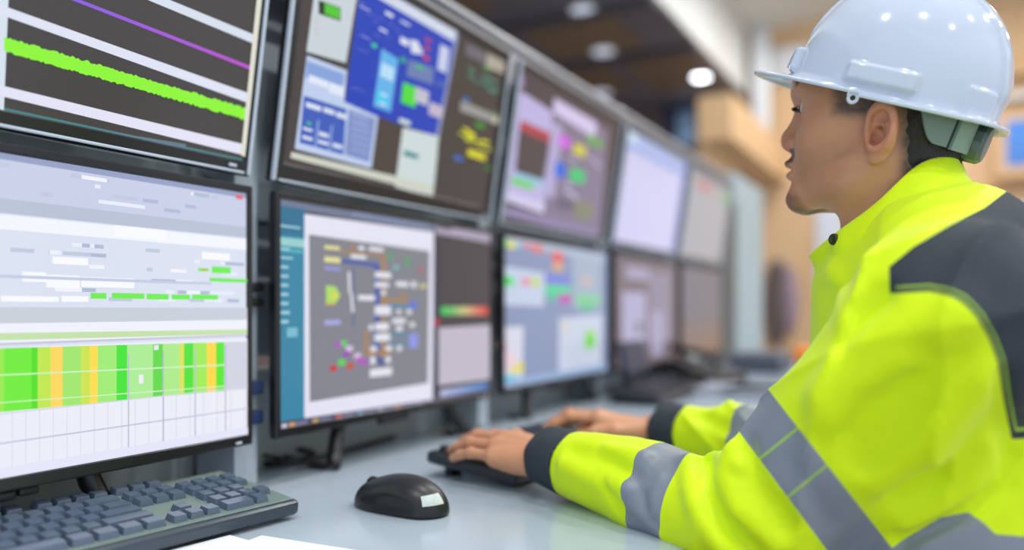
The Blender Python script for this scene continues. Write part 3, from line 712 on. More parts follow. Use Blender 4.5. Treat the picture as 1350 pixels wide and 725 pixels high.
# ---- papers, cables, note
def sheet(label, p, dx, dy, w, l, z, m=M_PAPER, cat='paper', name='sheet_of_paper', group=None):
    dx = Vector(dx).normalized(); dy = Vector(dy).normalized(); V = []; n = 8
    for k in (0, .0003):
        for i in range(n + 1):
            for j in range(n + 1):
                q = Vector(p) + dx * (w * i / n) + dy * (l * j / n); V.append((q.x, q.y, z + k + .0006 * math.sin(i * .7) * math.sin(j * .5) ** 2))
    F = []; m2 = (n + 1) ** 2
    for i in range(n):
        for j in range(n):
            a = i * (n + 1) + j; F.append((a, a + 1, a + n + 2, a + n + 1)); F.append((m2 + a, m2 + a + n + 1, m2 + a + n + 2, m2 + a + 1))
    for i in range(n):
        for a, b in ((i, i + 1), (n * (n + 1) + i, n * (n + 1) + i + 1), (i * (n + 1), (i + 1) * (n + 1)), (i * (n + 1) + n, (i + 1) * (n + 1) + n)): F.append((a, b, m2 + b, m2 + a))
    return tag(meshobj(name, V, F, m), label, cat, group)
sheet('white sheet of paper at the bottom edge, lower one, beside the grey keyboard', on_z(345, 706, .7505), (.91, -.42, 0), (-.42, -.91, 0), .21, .29, .7504)
sheet('white sheet of paper at the bottom edge, lying on top next to the grey keyboard', on_z(303, 706, .7515), (.80, -.6, 0), (-.6, -.80, 0), .21, .29, .7520)
sheet('small cream note on the desk beyond the black keyboard', on_z(600, 572, .7505), D2, (-N2), .05, .06, .7504, mat('cream_patch_tone', (206, 190, 158), .7), 'patch', 'cream_patch')  # thin cream patch lying flat on the desk
def cable(px, r, lab, zs=None):
    pts = [on_z(x, y, .7505 + r + (z or 0)) for (x, y), z in zip(px, zs or [0] * len(px))]
    tag(tube('cable', spline(pts, 8), r, mat('black_cable_rubber', (30, 34, 38), .35), None, 8), lab, 'cable')
cable([(60, 660), (150, 628), (240, 606), (330, 594), (385, 592), (412, 598), (400, 606), (350, 612)], .0055, 'thick black cable looping behind the grey keyboard, the upper one', [0, 0, .004, .006, .008, .01, .004, 0])
cable([(40, 672), (140, 640), (230, 618), (300, 606), (360, 600), (395, 606), (420, 604), (470, 590), (520, 575)], .004, 'black cable running on along the back of the desk past the monitor stand', [0, 0, .0, .0, .003, .006, .004, 0, 0])
cable([(180, 632), (250, 612), (300, 600), (350, 601), (372, 607), (330, 612), (280, 618)], .003, 'thin black cable in a small loop nearest the grey keyboard', [0, 0, .012, .014, .01, .0, 0])

# ---- far end of the desk
def at_n(px, n):
    r = (px - CXP) / FPX; Y = (n + P0[0] * N2[0] * 1.0 + P0[1] * N2[1]) / (r * N2[0] + N2[1]); return Vector((r * Y, Y, .7502))
def on_desk(px, py): return on_z(px, py, .7502)
def Mat_at(p, yaw=0.):
    x = Matrix.Rotation(yaw, 3, 'Z') @ Vector(D2).normalized(); return axes(x, Vector((-x.y, x.x, 0)), (0, 0, 1), p)
p = at_n(868, .10)
kx = Vector((.48, .877, 0)).normalized(); ky = Vector((-kx.y, kx.x, 0))
keyboard(axes(kx, ky, (0, 0, 1), Vector((p.x, p.y, .7502)) ), 'black keyboard on the far desk beyond the right forearm, below the dim brown monitor', M_KEYD)
# small dark box unit in front of the fourth lower monitor
p = at_n(835, .07)
e = empty('console_unit', Mat_at(Vector((p.x, p.y, .7502)), 0)); tag(e, 'small dark navy console unit on the far desk, in front of the dim brown monitor', 'console unit')
bm = bmesh.new(); add_box(bm, (0, 0, .115), (.17, .02, .085), Matrix.Rotation(R(-12), 3, 'X'), .006, 2); add_box(bm, (0, .012, .05), (.03, .012, .09), None, .003); bmobj('panel', bm, mat('navy_plastic', (44, 50, 72), .4), e)
bm = bmesh.new(); add_box(bm, (0, -.02, .006), (.16, .09, .012), None, .004, 2); bmobj('base', bm, M_BLACK, e)
# desk telephone
def phone(M, label):
    e = empty('desk_telephone', M); tag(e, label, 'telephone')
    bm = bmesh.new(); add_box(bm, (0, 0, .03), (.19, .20, .045), Matrix.Rotation(R(14), 3, 'X'), .01, 3); bmobj('body', bm, M_BLACK, e)
    bm = bmesh.new()
    add_tube(bm, spline([(-.07, -.10, .065), (-.07, -.08, .085), (-.07, 0, .105), (-.07, .08, .115), (-.07, .10, .10)], 5), [.016] * 3 + [.012] * 15 + [.016] * 3, 10); bmesh.ops.recalc_face_normals(bm, faces=bm.faces)
    bmobj('handset', bm, M_BLACK, e, True)
    bm = bmesh.new(); add_box(bm, (.03, .055, .077), (.10, .045, .012), Matrix.Rotation(R(30), 3, 'X'), .003, 2); bmobj('display', bm, mat('phone_display', (96, 108, 112), .2), e)
    for i in range(4):
        for j in range(3):
            bm = bmesh.new(); add_box(bm, (.0 + j * .026, -.065 + i * .022, .045 + i * .0055), (.018, .014, .008), Matrix.Rotation(R(14), 3, 'X'), .002, 1); bmobj('key', bm, mat('grey_key', (120, 124, 132), .4), e)
    return e
p = at_n(930, .10); phone(Mat_at(Vector((p.x, p.y, .7502)), R(-20)), 'black desk telephone on the far desk below the farthest monitors')
for px, nn, yaw, lab in [(968, .26, .3, 'stack of papers on the far desk between the telephone and the jacket'), (1032, .40, -.2, 'stack of papers on the far desk nearest the orange case')]:
    p = at_n(px, nn); e = empty('paper_stack', Mat_at(Vector((p.x, p.y, .7503)), yaw)); tag(e, lab, 'papers')
    for k in range(4):
        bm = bmesh.new(); add_box(bm, (.004 * k, .003 * (k % 2), .0025 + .005 * k), (.21, .297, .005), Matrix.Rotation(R(3 * k - 4), 3, 'Z')); bmobj('sheaf', bm, mat('grey_document_paper', (150, 156, 168), .8), e)
# printer-like grey device
p = at_n(1004, .16)
e = empty('document_scanner', Mat_at(Vector((p.x, p.y, .7502)), 0)); tag(e, 'low dark grey scanner on the far desk left of the orange case', 'scanner')
bm = bmesh.new(); add_box(bm, (0, 0, .03), (.30, .20, .06), None, .012, 3); bmobj('body', bm, mat('scanner_plastic', (76, 82, 98), .5), e)
bm = bmesh.new(); add_box(bm, (0, 0, .067), (.28, .18, .014), None, .006, 3); bmobj('lid', bm, mat('scanner_lid_plastic', (98, 104, 120), .4), e)
bm = bmesh.new(); add_box(bm, (.08, -.10, .04), (.09, .006, .02), None, .002, 1); bmobj('button_strip', bm, M_BLACK, e)
# binders and boxes at the desk end, beside the jacket front
p = at_n(1082, .42); base = Vector((p.x, p.y, .7502))
def binder(name, M, s, c, lab, cat):
    e = empty(name, M); tag(e, lab, cat)
    bm = bmesh.new(); add_box(bm, (0, 0, s[2] / 2), s, None, .004, 2); bmobj('cover', bm, mat(name + '_cover', c, .45), e)
    bm = bmesh.new(); add_box(bm, (0, -s[1] / 2 - .001, s[2] / 2), (s[0] * .5, .002, s[2] * .45), None, .0005, 1); bmobj('label_patch', bm, M_PAPER, e)
binder('storage_box', Mat_at(base), (.20, .15, .035), (180, 190, 212), 'pale blue storage box at the bottom of the pile beside the jacket front', 'box')
binder('ring_binder', Mat_at(base + Vector((0, 0, .0355)), .1), (.19, .14, .035), (140, 30, 44), 'dark red binder in the pile beside the jacket front', 'binder')
binder('tool_case', Mat_at(base + Vector((.0, 0, .071)), -.05), (.20, .14, .04), (250, 140, 24), 'orange case on top of the pile beside the jacket front', 'case')

# things on the end wall
p = on_end(1034, 400, .02)
e = empty('hanging_coat', axes(N2, -D2, (0, 0, 1), p)); tag(e, 'dark coat with a mauve lining hanging on the far beige wood wall', 'coat')
def fcoat(P, c, s):
    d = ell(P, c, s); return d + .012 * wav(P, 14, 3)
V, Q = surfnet(lambda P: fcoat(P, (-.05, .06, .0), (.09, .06, .34)), (-.22, -.05, -.42), (.2, .2, .42), .014); fastmesh('body', V, Q, mat('dark_coat_cloth', (96, 84, 84), .8), e)
V, Q = surfnet(lambda P: fcoat(P, (.06, .07, .03), (.06, .05, .26)), (-.22, -.05, -.42), (.2, .2, .42), .014); fastmesh('lining', V, Q, mat('mauve_lining_cloth', (150, 130, 146), .7), e)
box('hook', (0, .03, .34), (.03, .06, .02), M_METAL, e, None, .004)
a = on_end(1326, 220, .09); b = on_end(1420, 150, .09)
na = (np.array(a) - P0) @ N2; nb = (np.array(b) - P0) @ N2
e = empty('framed_poster', Matrix.Translation((a + b) / 2)); tag(e, 'blue poster in a wooden frame on the far wall behind the helmet', 'poster')
def ep(name, t, n, z, m):
    o = wbox(name, t, n, z, m, None, .002); o.parent = e; o.matrix_parent_inverse = e.matrix_world.inverted()
ep('frame', (te - .09, te - .002), (na - .06, nb + .06), (a.z - .07, b.z + .06), mat('poster_frame_wood', (216, 178, 134), .5))
ep('print', (te - .094, te - .09), (na, nb), (a.z, b.z), mat('blue_print', (70, 130, 210), .4, var=.35, vscale=4))
p = on_end(905, 168, .02)
e = empty('wall_notice', axes(N2, -D2, (0, 0, 1), p)); tag(e, 'pale blue notice on the dark wall above the far monitors', 'notice')
box('print', (0, .012, 0), (.15, .008, .26), mat('pale_blue_print', (150, 186, 226), .5, var=.15, vscale=9), e)
box('backing', (-.07, .004, -.04), (.26, .008, .5), mat('navy_backing', (56, 62, 92), .5), e)
# ================================================================== THE OPERATOR
aH = R(145); FH = np.array([math.cos(aH), math.sin(aH), 0]); LH = np.array([-FH[1], FH[0], 0])
CH = np.array([.4145, .88, 1.167])                              # between the ear canals
UZ = np.array([0, 0, 1.])
HM = np.stack([FH, LH, UZ], 1)                                    # head local -> world (columns)
aB = R(151.3); FB = np.array([math.cos(aB), math.sin(aB), 0]); LB = np.array([-FB[1], FB[0], 0])
BM_ = np.stack([FB, LB, UZ], 1); CB = np.array([CH[0], CH[1], 0])
def hl(P): return (P - S(CH)) @ S(HM)
def bl_(P): return (P - S(CB)) @ S(BM_)
def bw(u, v, z): return CB + FB * u + LB * v + UZ * z
SHL, SHR = bw(-.067, .185, .975), bw(-.067, -.185, .975)
ELL_, ELR = np.array([.243, .800, .772]), np.array([.43, 1.07, .795])
WL = np.array([.052, 1.02, .799]); WRt = np.array([.228, 1.245, .800])

# ---- hands
def hand_frame(Wp, d, side, roll):
    x = np.array(d, float); x /= np.linalg.norm(x)
    y = np.cross(UZ, x); y /= np.linalg.norm(y); z = np.cross(x, y)
    c, s = math.cos(roll), math.sin(roll)
    y2 = y * c + z * s; z2 = -y * s + z * c
    return np.array(Wp), x, y2 * side, z2                        # local +y is the little-finger side
def finger_pts(k, lens, pitches, yaw):
    pts = [np.array(k, float)]
    for l, p in zip(lens, pitches):
        pts.append(pts[-1] + l * np.array([math.cos(p) * math.cos(yaw), math.cos(p) * math.sin(yaw), math.sin(p)]))
    return pts
KN = [(.088, -.031, .010), (.093, -.009, .014), (.088, .013, .011), (.077, .033, .004)]
LEN = [(.044, .026, .021), (.049, .029, .022), (.045, .028, .022), (.035, .021, .019)]
def hand_spec(fr, pit, thumb):
    O, x, y, z = fr; w = lambda p: O + x * p[0] + y * p[1] + z * p[2]
    fg = []
    for i in range(4):
        pts = [w(p) for p in finger_pts(KN[i], LEN[i], pit[i], (-.06, -.01, .04, .10)[i])]
        fg.append(pts)
    return dict(w=w, fg=fg, kn=[w(k) for k in KN], th=[w(p) for p in thumb], fr=fr)
def hand_sdf(P, H):
    w = H['w']; d = None
    O, x, y, z = H['fr']; q = (P - S(O)) @ S(np.stack([x, y, z], 1))
    # palm: slab through four metacarpals
    for i, k in enumerate(KN):
        a = (.004, (-.013, -.005, .005, .013)[i], -.001)
        c = cap(q, a, (k[0] - .004, k[1], k[2] - .004), .0145, (.0128, .0132, .0125, .0115)[i])
        d = c if d is None else su(d, c, .014)
    d = su(d, ell(q, (.04, .022, -.008), (.042, .014, .013)), .012)              # outer heel
    d = su(d, ell(q, (.035, -.022, -.010), (.038, .016, .015)), .014)            # thumb ball
    for i, k in enumerate(KN):                                                   # knuckles and tendons
        d = su(d, sph(q, (k[0], k[1], k[2] + .0015), .0098 if i < 3 else .0088), .006)
        d = su(d, cap(q, (.03, k[1] * .45, .0115), (k[0] - .008, k[1] * .95, k[2] + .0068), .0022, .0026), .006)
    fr_ = ((.0092, .0084, .0076, .0066), (.0094, .0087, .0078, .0067), (.0089, .0082, .0074, .0064), (.0078, .0072, .0066, .0058))
    for i in range(4):
        p = H['fg'][i]; r = fr_[i]; f = cap(P, H['kn'][i] - z * .001, p[1], r[0], r[1])
        f = su(f, sph(P, p[1], r[1] + .0004), .004)
        f = su(f, cap(P, p[1], p[2], r[1], r[2]), .003); f = su(f, cap(P, p[2], p[3] - (p[3] - p[2]) * .25, r[2], r[3]), .003)
        d = su(d, f, .005)
    t = H['th']
    th = su(cap(P, t[0], t[1], .0145, .0118), cap(P, t[1], t[2], .0112, .0098), .005); th = su(th, cap(P, t[2], t[3], .0098, .0078), .004)
    d = su(d, th, .010)
    return d
TH = [(.018, -.020, -.008), (.052, -.044, -.012), (.080, -.052, -.016), (.103, -.050, -.022)]
d2r = math.radians
HL = hand_spec(hand_frame(WL, (-.74, .67, -.02), 1, R(-10)), [(d2r(-4), d2r(-18), d2r(-28)), (d2r(-1), d2r(-20), d2r(-30)), (d2r(0), d2r(-18), d2r(-26)), (d2r(2), d2r(-12), d2r(-22))], TH)
HR = hand_spec(hand_frame(WRt, (-.93, .36, .03), -1, R(8)), [(d2r(-2), d2r(-30), d2r(-40)), (d2r(0), d2r(-32), d2r(-40)), (d2r(0), d2r(-32), d2r(-38)), (d2r(-4), d2r(-26), d2r(-34))], [(.018, -.022, -.006), (.055, -.046, -.008), (.088, -.050, -.012), (.114, -.044, -.018)])

# ---- head (x forward, y to his left, z up from the ear canals)
def head_sdf(q):
    q = q.copy(); q[:, 0] = np.where(q[:, 0] > 0, q[:, 0] / .955, q[:, 0])
    ya = np.abs(q[:, 1]); m = q.copy(); m[:, 1] = ya                # mirrored
    c, s = math.cos(R(14)), math.sin(R(14)); Rp = np.array([[c, 0, -s], [0, 1, 0], [s, 0, c]])
    d = ell(q, (-.004, 0, .062), (.098, .074, .078), Rp)
    d = su(d, ell(q, (.034, 0, .030), (.054, .064, .078)), .03)
    d = su(d, ell(m, (.054, .041, .016), (.026, .021, .025)), .03)                  # cheekbone
    d = su(d, ell(q, (.036, 0, -.012), (.058, .050, .044)), .03)                    # lower face
    d = su(d, cap(m, (.004, .056, -.020), (.030, .050, -.042), .012, .013), .03)     # jaw angle
    d = su(d, cap(m, (.024, .050, -.040), (.088, .014, -.049), .013, .013), .028)
    d = su(d, ell(q, (.093, 0, -.046), (.0165, .020, .0155)), .016)                # chin
    d = su(d, ell(q, (.078, 0, -.008), (.023, .024, .030)), .018)                    # muzzle
    d = su(d, cap(m, (.0885, .009, .0735), (.070, .042, .070), .0088, .0075), .016) # brow
    d = su(d, ell(q, (.078, 0, .085), (.018, .040, .022)), .02)                    # forehead
    d = sd(d, ell(m, (.098, .031, .053), (.020, .019, .0125)), .014)               # socket
    d = su(d, sph(m, (.0690, .031, .052), .0142), .006)                             # lids over the eyeball
    d = su(d, cap(q, (.086, 0, .058), (.1060, 0, .030), .0070, .0086), .013)       # nose bridge
    d = su(d, sph(q, (.1065, 0, .0222), .0106), .007)
    d = su(d, ell(m, (.0950, .0130, .0170), (.0125, .0072, .0090)), .006)          # nostril wing
    d = su(d, cap(q, (.100, 0, .014), (.094, 0, .008), .0055), .007)
    d = sd(d, ell(m, (.1005, .0068, .0105), (.0055, .003, .0035)), .003)
    d = su(d, ell(m, (.1005, .004, -.0048), (.0108, .0150, .0058)), .005)          # upper lip
    d = su(d, ell(m, (.0985, .003, -.0195), (.0108, .0165, .0065)), .005)          # lower lip
    d = sd(d, cap(q, (.112, 0, -.0125), (.094, .0, -.0125), .0016) , .003)
    d = sd(d, ell(m, (.1105, .0, -.0122), (.010, .026, .0013)), .004)
    d = sd(d, ell(q, (.1115, 0, -.0335), (.0095, .018, .0065)), .010)              # fold above the chin
    # neck
    n = cap(q, (-.016, 0, .0), (-.018, 0, -.20), .055, .060)
    n = su(n, cap(m, (-.004, .050, .0), (.030, .012, -.13), .014, .012), .03)       # neck muscle
    n = su(n, sph(q, (.044, 0, -.105), .012), .02)
    d = su(d, n, .026)
    # ears
    a = R(24); ce = np.array([-.0135, .0790, .0045]); e = (m - S(ce)) / 1.02
    ex = e[:, 0] * math.cos(a) + e[:, 1] * (-math.sin(a)); ey = e[:, 0] * math.sin(a) + e[:, 1] * math.cos(a)
    # in the ear frame: ex forward, ey outward; outer edge leans away from the skull
    ez = e[:, 2]; tl = R(8); fx = ex * math.cos(tl) + ez * math.sin(tl) ; fz = -ex * math.sin(tl) + ez * math.cos(tl)
    E_ = np.stack([fx, ey, fz], -1)
    rad = np.sqrt((fx / .0145) ** 2 + ((fz - .004) / .0235) ** 2)
    plate = np.maximum(ell(E_, (.0, .0, .0), (.0165, .0036, .0295)), -.5)
    lobe = ell(E_, (.004, .001, -.0215), (.0085, .0045, .0095))
    t_ = np.sqrt(((rad - 1.0) * .0165) ** 2 + (ey - .0055) ** 2) - (.0036 + .0008 * np.clip(fz / .02, -1, 1))
    t_ = np.where(fz < -.018, t_ + (-.018 - fz) * .8, t_)
    r2 = np.sqrt(((fx + .001) / .0085) ** 2 + ((fz + .001) / .0125) ** 2)
    anti = np.sqrt(((r2 - 1.0) * .0095) ** 2 + (ey - .0035) ** 2) - .0026
    anti = np.where(fx > .003, anti + (fx - .003) * 1.2, anti)
    conc = ell(E_, (.004, .003, -.003), (.0072, .0105, .0098))
    ear = su(su(plate, lobe, .006), t_, .004); ear = su(ear, anti, .003)
    ear = sd(ear, ell(E_, (.001, .0065, .0135), (.0088, .0050, .0062)), .003)
    ear = sd(ear, conc, .003)
    ear = su(ear, ell(E_, (.0125, .0025, -.004), (.0035, .0035, .0055)), .003)      # tragus
    d = su(d, ear, .0035)
    d = sd(d, sph(m, (-.006, .0745, .001), .0050), .002)
    return d
def inner_body(P):
    b = bl_(P)
    d = ell(b, (-.065, 0, .86), (.11, .15, .22))
    d = su(d, cap(P, SHL, SHR, .05), .04)
    d = su(d, cap(b, (-.03, 0, 1.03), (-.05, 0, .92), .058, .08), .04)
    for s_, e_, w_ in ((SHL, ELL_, WL), (SHR, ELR, WRt)):
        d = su(d, cap(P, s_, e_, .046, .036), .03); d = su(d, cap(P, e_, w_, .034, .0235), .015)
    return d
def body_sdf(P):
    d = inner_body(P)
    q = hl(P); r = np.sqrt((q ** 2).sum(-1)); near = r < .30
    if near.any():
        d2 = np.full_like(d, 9.); d2[near] = head_sdf(q[near]); d = np.where(near, su(d, d2, .02), np.minimum(d, r - .2))
    for H in (HL, HR):
        c = H['w']((.09, 0, 0)); r = np.sqrt(((P - S(c)) ** 2).sum(-1)); near = r < .16
        if near.any():
            d2 = np.full_like(d, 9.); d2[near] = hand_sdf(P[near], H); d = np.where(near, su(d, d2, .012), np.minimum(d, r - .1))
    return d
V, Q = surfnet(body_sdf, (-.16, .55, .60), (.80, 1.42, 1.36), .0019)
q = hl(S(V)); ya = np.abs(q[:, 1])
base = np.array(lin((206, 148, 113))); red = np.array(lin((190, 118, 98))); dark = np.array(lin((52, 44, 42))); lip = np.array(lin((158, 98, 88)))
C = np.tile(base, (len(V), 1))
def blend(C, c, w): return C + (np.asarray(c) - C) * np.clip(w, 0, 1)[:, None]
isH = np.sqrt((q ** 2).sum(-1)) < .24
nz = wav(S(V), 160, 9) * .5 + wav(S(V), 420, 10) * .5
C = blend(C, red, .35 * sstep(-np.sqrt(((q - S((.105, 0, .02))) ** 2).sum(-1)), -.03, -.01) * isH)
C = blend(C, red, .45 * sstep(-np.sqrt(((np.stack([q[:, 0], ya, q[:, 2]], -1) - S((-.012, .083, .005))) ** 2).sum(-1)), -.034, -.02))
C = blend(C, lip, .75 * sstep(-ell(np.stack([q[:, 0], ya, q[:, 2]], -1), (.103, .003, -.012), (.009, .019, .0115)), -.002, .002) * isH)
st = sstep(-ell(q, (.088, 0, -.050), (.026, .030, .019)), -.008, .004)                    # goatee
C = blend(C, dark, .62 * st * (1 + .3 * nz) * isH)
mu = sstep(-ell(np.stack([q[:, 0], ya, q[:, 2]], -1), (.094, .012, .002), (.018, .022, .0085)), -.002, .0015)
C = blend(C, dark, .85 * mu * (1 + .3 * nz) * isH)
sh = sstep(-ell(np.stack([q[:, 0], ya, q[:, 2]], -1), (.04, .055, -.03), (.05, .03, .032)), -.02, .01)
C = blend(C, dark, .18 * sh * (1 + .2 * nz) * isH)
# sideburn / faded hair: in front of, above and behind the ear
sb = sstep(-np.maximum(q[:, 0] - (.034 - .25 * (q[:, 2] - .05) ** 0 * .0), .022 + .35 * q[:, 0] - q[:, 2]), -.010, .006) * sstep(ya, .03, .045)
sb2 = sstep(q[:, 2] + .9 * (q[:, 0] + .028) * -1.0, .035, .055)
hairw = np.maximum(sb * sstep(q[:, 2], .012, .034) * (q[:, 0] > -.02), sstep(-(q[:, 0] + .020), 0, .014) * sstep(q[:, 2], -.05, -.03))
hairw = np.maximum(hairw, sstep(q[:, 2], .075, .09) * (q[:, 0] < .07))
ear_m = (np.abs(q[:, 0] + .012) < .024) & (ya > .0745) & (np.abs(q[:, 2] - .004) < .034)
hairw = np.where(ear_m, 0, hairw)
C = blend(C, dark, .8 * hairw * (1 + .25 * nz) * isH)
m3 = np.stack([q[:, 0], ya, q[:, 2]], -1)
C = blend(C, dark * .5, .85 * sstep(-cap(m3, (.093, .014, .0785), (.080, .044, .0785), .0042, .003), -.0015, .0015) * isH)   # eyebrow
for H in (HL, HR):                                                                     # nails and knuckles
    z = H['fr'][3]
    for i in range(4):
        a, b = H['fg'][i][2], H['fg'][i][3]; ax = (b - a) / np.linalg.norm(b - a); up = z - ax * (z @ ax); up /= np.linalg.norm(up)
        c = a + (b - a) * .80 + up * .0062
        C = blend(C, lin((226, 184, 168)), .8 * sstep(-np.sqrt(((V - c) ** 2).sum(-1)), -.0058, -.0042))
        for c, r_ in ((H['kn'][i] + z * .011, .010), (H['fg'][i][1] + z * .009, .008)):
            C = blend(C, red, .35 * sstep(-np.sqrt(((V - c) ** 2).sum(-1)), -r_, -r_ * .3))
M_SKIN = mat('skin', None, .42, attr='Col', sss=.12, bump=.12, bscale=700, var=.04, vscale=45)
person = fastmesh('person', V, Q, M_SKIN, None, True, C)
tag(person, 'person in a yellow hi-vis jacket and white helmet, seated in profile, typing', 'person')
print('BODY', len(V))

# ---- eyes, lashes, hair
M_EYE = mat('eye_white', (214, 208, 200), .15); M_IRIS = mat('iris_brown', (44, 28, 20), .1)
def hw(x, y, z): return CH + FH * x + LH * y + UZ * z
for s_ in (1, -1):
    bm = bmesh.new(); bmesh.ops.create_uvsphere(bm, u_segments=24, v_segments=16, radius=.0122)
    o = bmobj('eye', bm, M_EYE, person, True); o.location = hw(.0695, s_ * .031, .052)
    bm = bmesh.new(); add_lathe(bm, [(.0056, 0), (.004, .0012), (.0001, .0016)], 16, Matrix(((0, 0, FH[0], 0), (0, 1, FH[1], 0), (-1, 0, 0, 0), (0, 0, 0, 1))) if False else Matrix.Translation(Vector(FH) * .0112) @ Vector((0, 0, 1)).rotation_difference(Vector(FH)).to_matrix().to_4x4())
    bmobj('iris', bm, M_IRIS, o, True)
    bm = bmesh.new()
    for j in range(16):
        f = j / 15; an = -1.0 + 2.0 * f
        a = Vector(hw(.0700 + .0148 * math.cos(an * .8), s_ * (.031 + .0135 * math.sin(an)), .0535)); b = a + Vector(FH) * .006 + Vector(LH) * s_ * .004 * math.sin(an) - Vector((0, 0, .0015))
        add_tube(bm, [a, (a + b) / 2 - Vector((0, 0, .0012)), b], [.0005, .0004, .0001], 4)
    bmobj('eyelashes', bm, M_BLACK, person, True)
def hair_sdf(P):
    q = hl(P); ya = np.abs(q[:, 1]); d = head_sdf(q)
    thick = .0055 * sstep(-(q[:, 0] + .026), .0, .024) * sstep(q[:, 2], -.050, -.02)
    thick = np.maximum(thick, .0035 * sstep(q[:, 2], .07, .09) * sstep(-q[:, 0], -.085, -.06))
    thick = thick + .0008 * wav(P, 320, 4) - .0014
    earm = (q[:, 0] > -.036) & (ya > .070) & (q[:, 2] < .04)
    thick = np.where(earm, -.01, thick)
    d = d - thick
    reg = np.minimum(np.maximum(q[:, 0] + .022, -.060 - q[:, 2]), np.maximum(.055 - q[:, 2], q[:, 0] - .078))
    d = np.maximum(d, reg)
    return np.maximum(d, -(head_sdf(q) + .004))
lo = CH - .15; hi = CH + .17
V, Q = surfnet(hair_sdf, lo, hi, .0019)
fastmesh('hair', V, Q, mat('black_hair', (34, 30, 30), .55, bump=.8, bscale=500, var=.3, vscale=300, stretch=(1, 1, .3)), person)

# ---- jacket
HV = (222, 252, 2)
M_HV = mat('hi_vis_yellow_cloth', HV, .62, bump=.6, bscale=48, var=.03, vscale=12, sheen=.15, spec=.35)
M_NAVY = mat('dark_navy_cloth', (46, 54, 64), .8, bump=.3, bscale=250, var=.12, vscale=30)
M_REFL = mat('grey_reflective_tape', (132, 140, 154), .42, bump=.12, bscale=900, var=.03, vscale=20, spec=.6)
M_PIPE = mat('lime_piping', (170, 214, 60), .6)
CUL = WL + (WL - ELL_) / np.linalg.norm(WL - ELL_) * -.036      # sleeve end (near), cuff continues towards the hand
CUR = WRt + (WRt - ELR) / np.linalg.norm(WRt - ELR) * -.050
ELLc = ELL_ + np.array([.0, -.0, -.004])
def arm_coords(P, a, b):
    a = S(a); b = S(b); ax = (b - a) / np.linalg.norm(b - a); t = (P - a) @ ax; return t
RIDGES = []
def crease(P, d, k, seed, wk):
    """soft irregular ridges that run across direction d"""
    d = S(d); d = d / np.linalg.norm(d)
    x = np.abs(np.sin((P @ d) * k + 1.7 * wav(P, wk, seed)))
    return ((1 - x) ** 2.5 - .22) * sstep(wav(P, wk * 1.3, seed + 100), -.35, .45)
def jacket_sdf(P): return jacket_base(P, True)
def jacket_base(P, folds=False):
    b = bl_(P); bm_ = b.copy(); bm_[:, 1] = np.abs(b[:, 1])
    d = ell(b, (-.064, 0, .86), (.142, .188, .26))
    d = su(d, ell(b, (-.060, 0, .70), (.160, .190, .20)), .05)
    d = su(d, ell(bm_, (-.085, .055, .985), (.088, .105, .095)), .05)                       # upper back
    d = su(d, cap(bm_, (-.050, .0, 1.045), (-.066, .150, .995), .062, .070), .05)            # shoulder line
    d = su(d, ell(b, (-.012, 0, 1.02), (.078, .095, .07)), .04)                              # neck base
    d = su(d, cap(b, (.004, .0, 1.02), (.0, 0, .90), .042, .06), .05)                     # front flap
    # folds: broad swells and a few long creases
    f = .0035 * wav(P, 16, 21) + .0015 * wav(P, 40, 22) + .006 * crease(P, (.25, .55, -.80), 26, 23, 7)
    d = d - f
    for (s_, e_, cu, rc, sgn) in ((SHL, ELLc, CUL, .0415, 1), (SHR, ELR, CUR, .043, -1)):
        ua = cap(P, s_, e_, .090 if sgn > 0 else .082, .066 if sgn > 0 else .06)
        mid = (e_ + cu) / 2 + np.array([0, 0, .002])
        fa = su(cap(P, e_, mid, .062 if sgn > 0 else .056, .053 if sgn > 0 else .052), cap(P, mid, cu, .053, rc), .02)
        t1 = arm_coords(P, s_, e_); t2 = arm_coords(P, cu, e_)
        axu = S((e_ - s_) / np.linalg.norm(e_ - s_)); axf = S((e_ - cu) / np.linalg.norm(e_ - cu))
        nrm = np.cross(axu, axf); nrm /= np.linalg.norm(nrm)
        fu = .0045 * wav(P - (t1[:, None] * axu) * .6, 15, 31) + .010 * crease(P, .80 * np.cross(axu, nrm) + .45 * axu, 30, 35, 6) + .006 * crease(P, .9 * np.cross(axu, nrm) - .5 * axu, 44, 36, 8)
        ff = .0035 * wav(P, 22, 33) + .008 * crease(P, .75 * axf + .6 * np.cross(axf, nrm), 40, 37, 9) * sstep(t2, .02, .07) + .006 * crease(P, .5 * axf - .8 * np.cross(axf, nrm), 46, 38, 10)
        ua = ua - fu; fa = fa - ff * sstep(t2, .0, .03)
        fa = np.maximum(fa, -(t2))                                                        # flat end at the cuff
        arm = su(ua, fa, .03)
        # elbow crease wedge
        d = su(d, arm, .028)
    if folds:
        for pl, r_, dep, sg in FOLDS:
            c = None
            for a_, b_ in zip(pl[:-1], pl[1:]):
                x = np.sqrt(((P - S(a_) - np.clip(((P - S(a_)) @ S(b_ - a_)) / ((b_ - a_) @ (b_ - a_)), 0, 1)[:, None] * S(b_ - a_)) ** 2).sum(-1)); c = x if c is None else np.minimum(c, x)
            d = d - sg * dep * np.exp(-(c / r_) ** 2)
    return np.maximum(d, .50 - P[:, 2])
def surf(px, py):
    r = ray(px, py); r = r / np.linalg.norm(r); t = .35
    for _ in range(60):
        v = float(jacket_base(S([CAM + r * t]))[0])
        if v < .0006: break
        t += v * .8
    return CAM + r * t
FOLDS = []
def fold(px, r, dep, sg): FOLDS.append(([surf(*p) for p in px], r, dep * 1.35, sg))
fold([(1163, 392), (1130, 415), (1106, 452)], .010, .009, -1)
fold([(1265, 411), (1186, 448), (1118, 492), (1080, 520)], .020, .010, 1)
fold([(1190, 478), (1133, 510), (1100, 556)], .012, .007, 1)
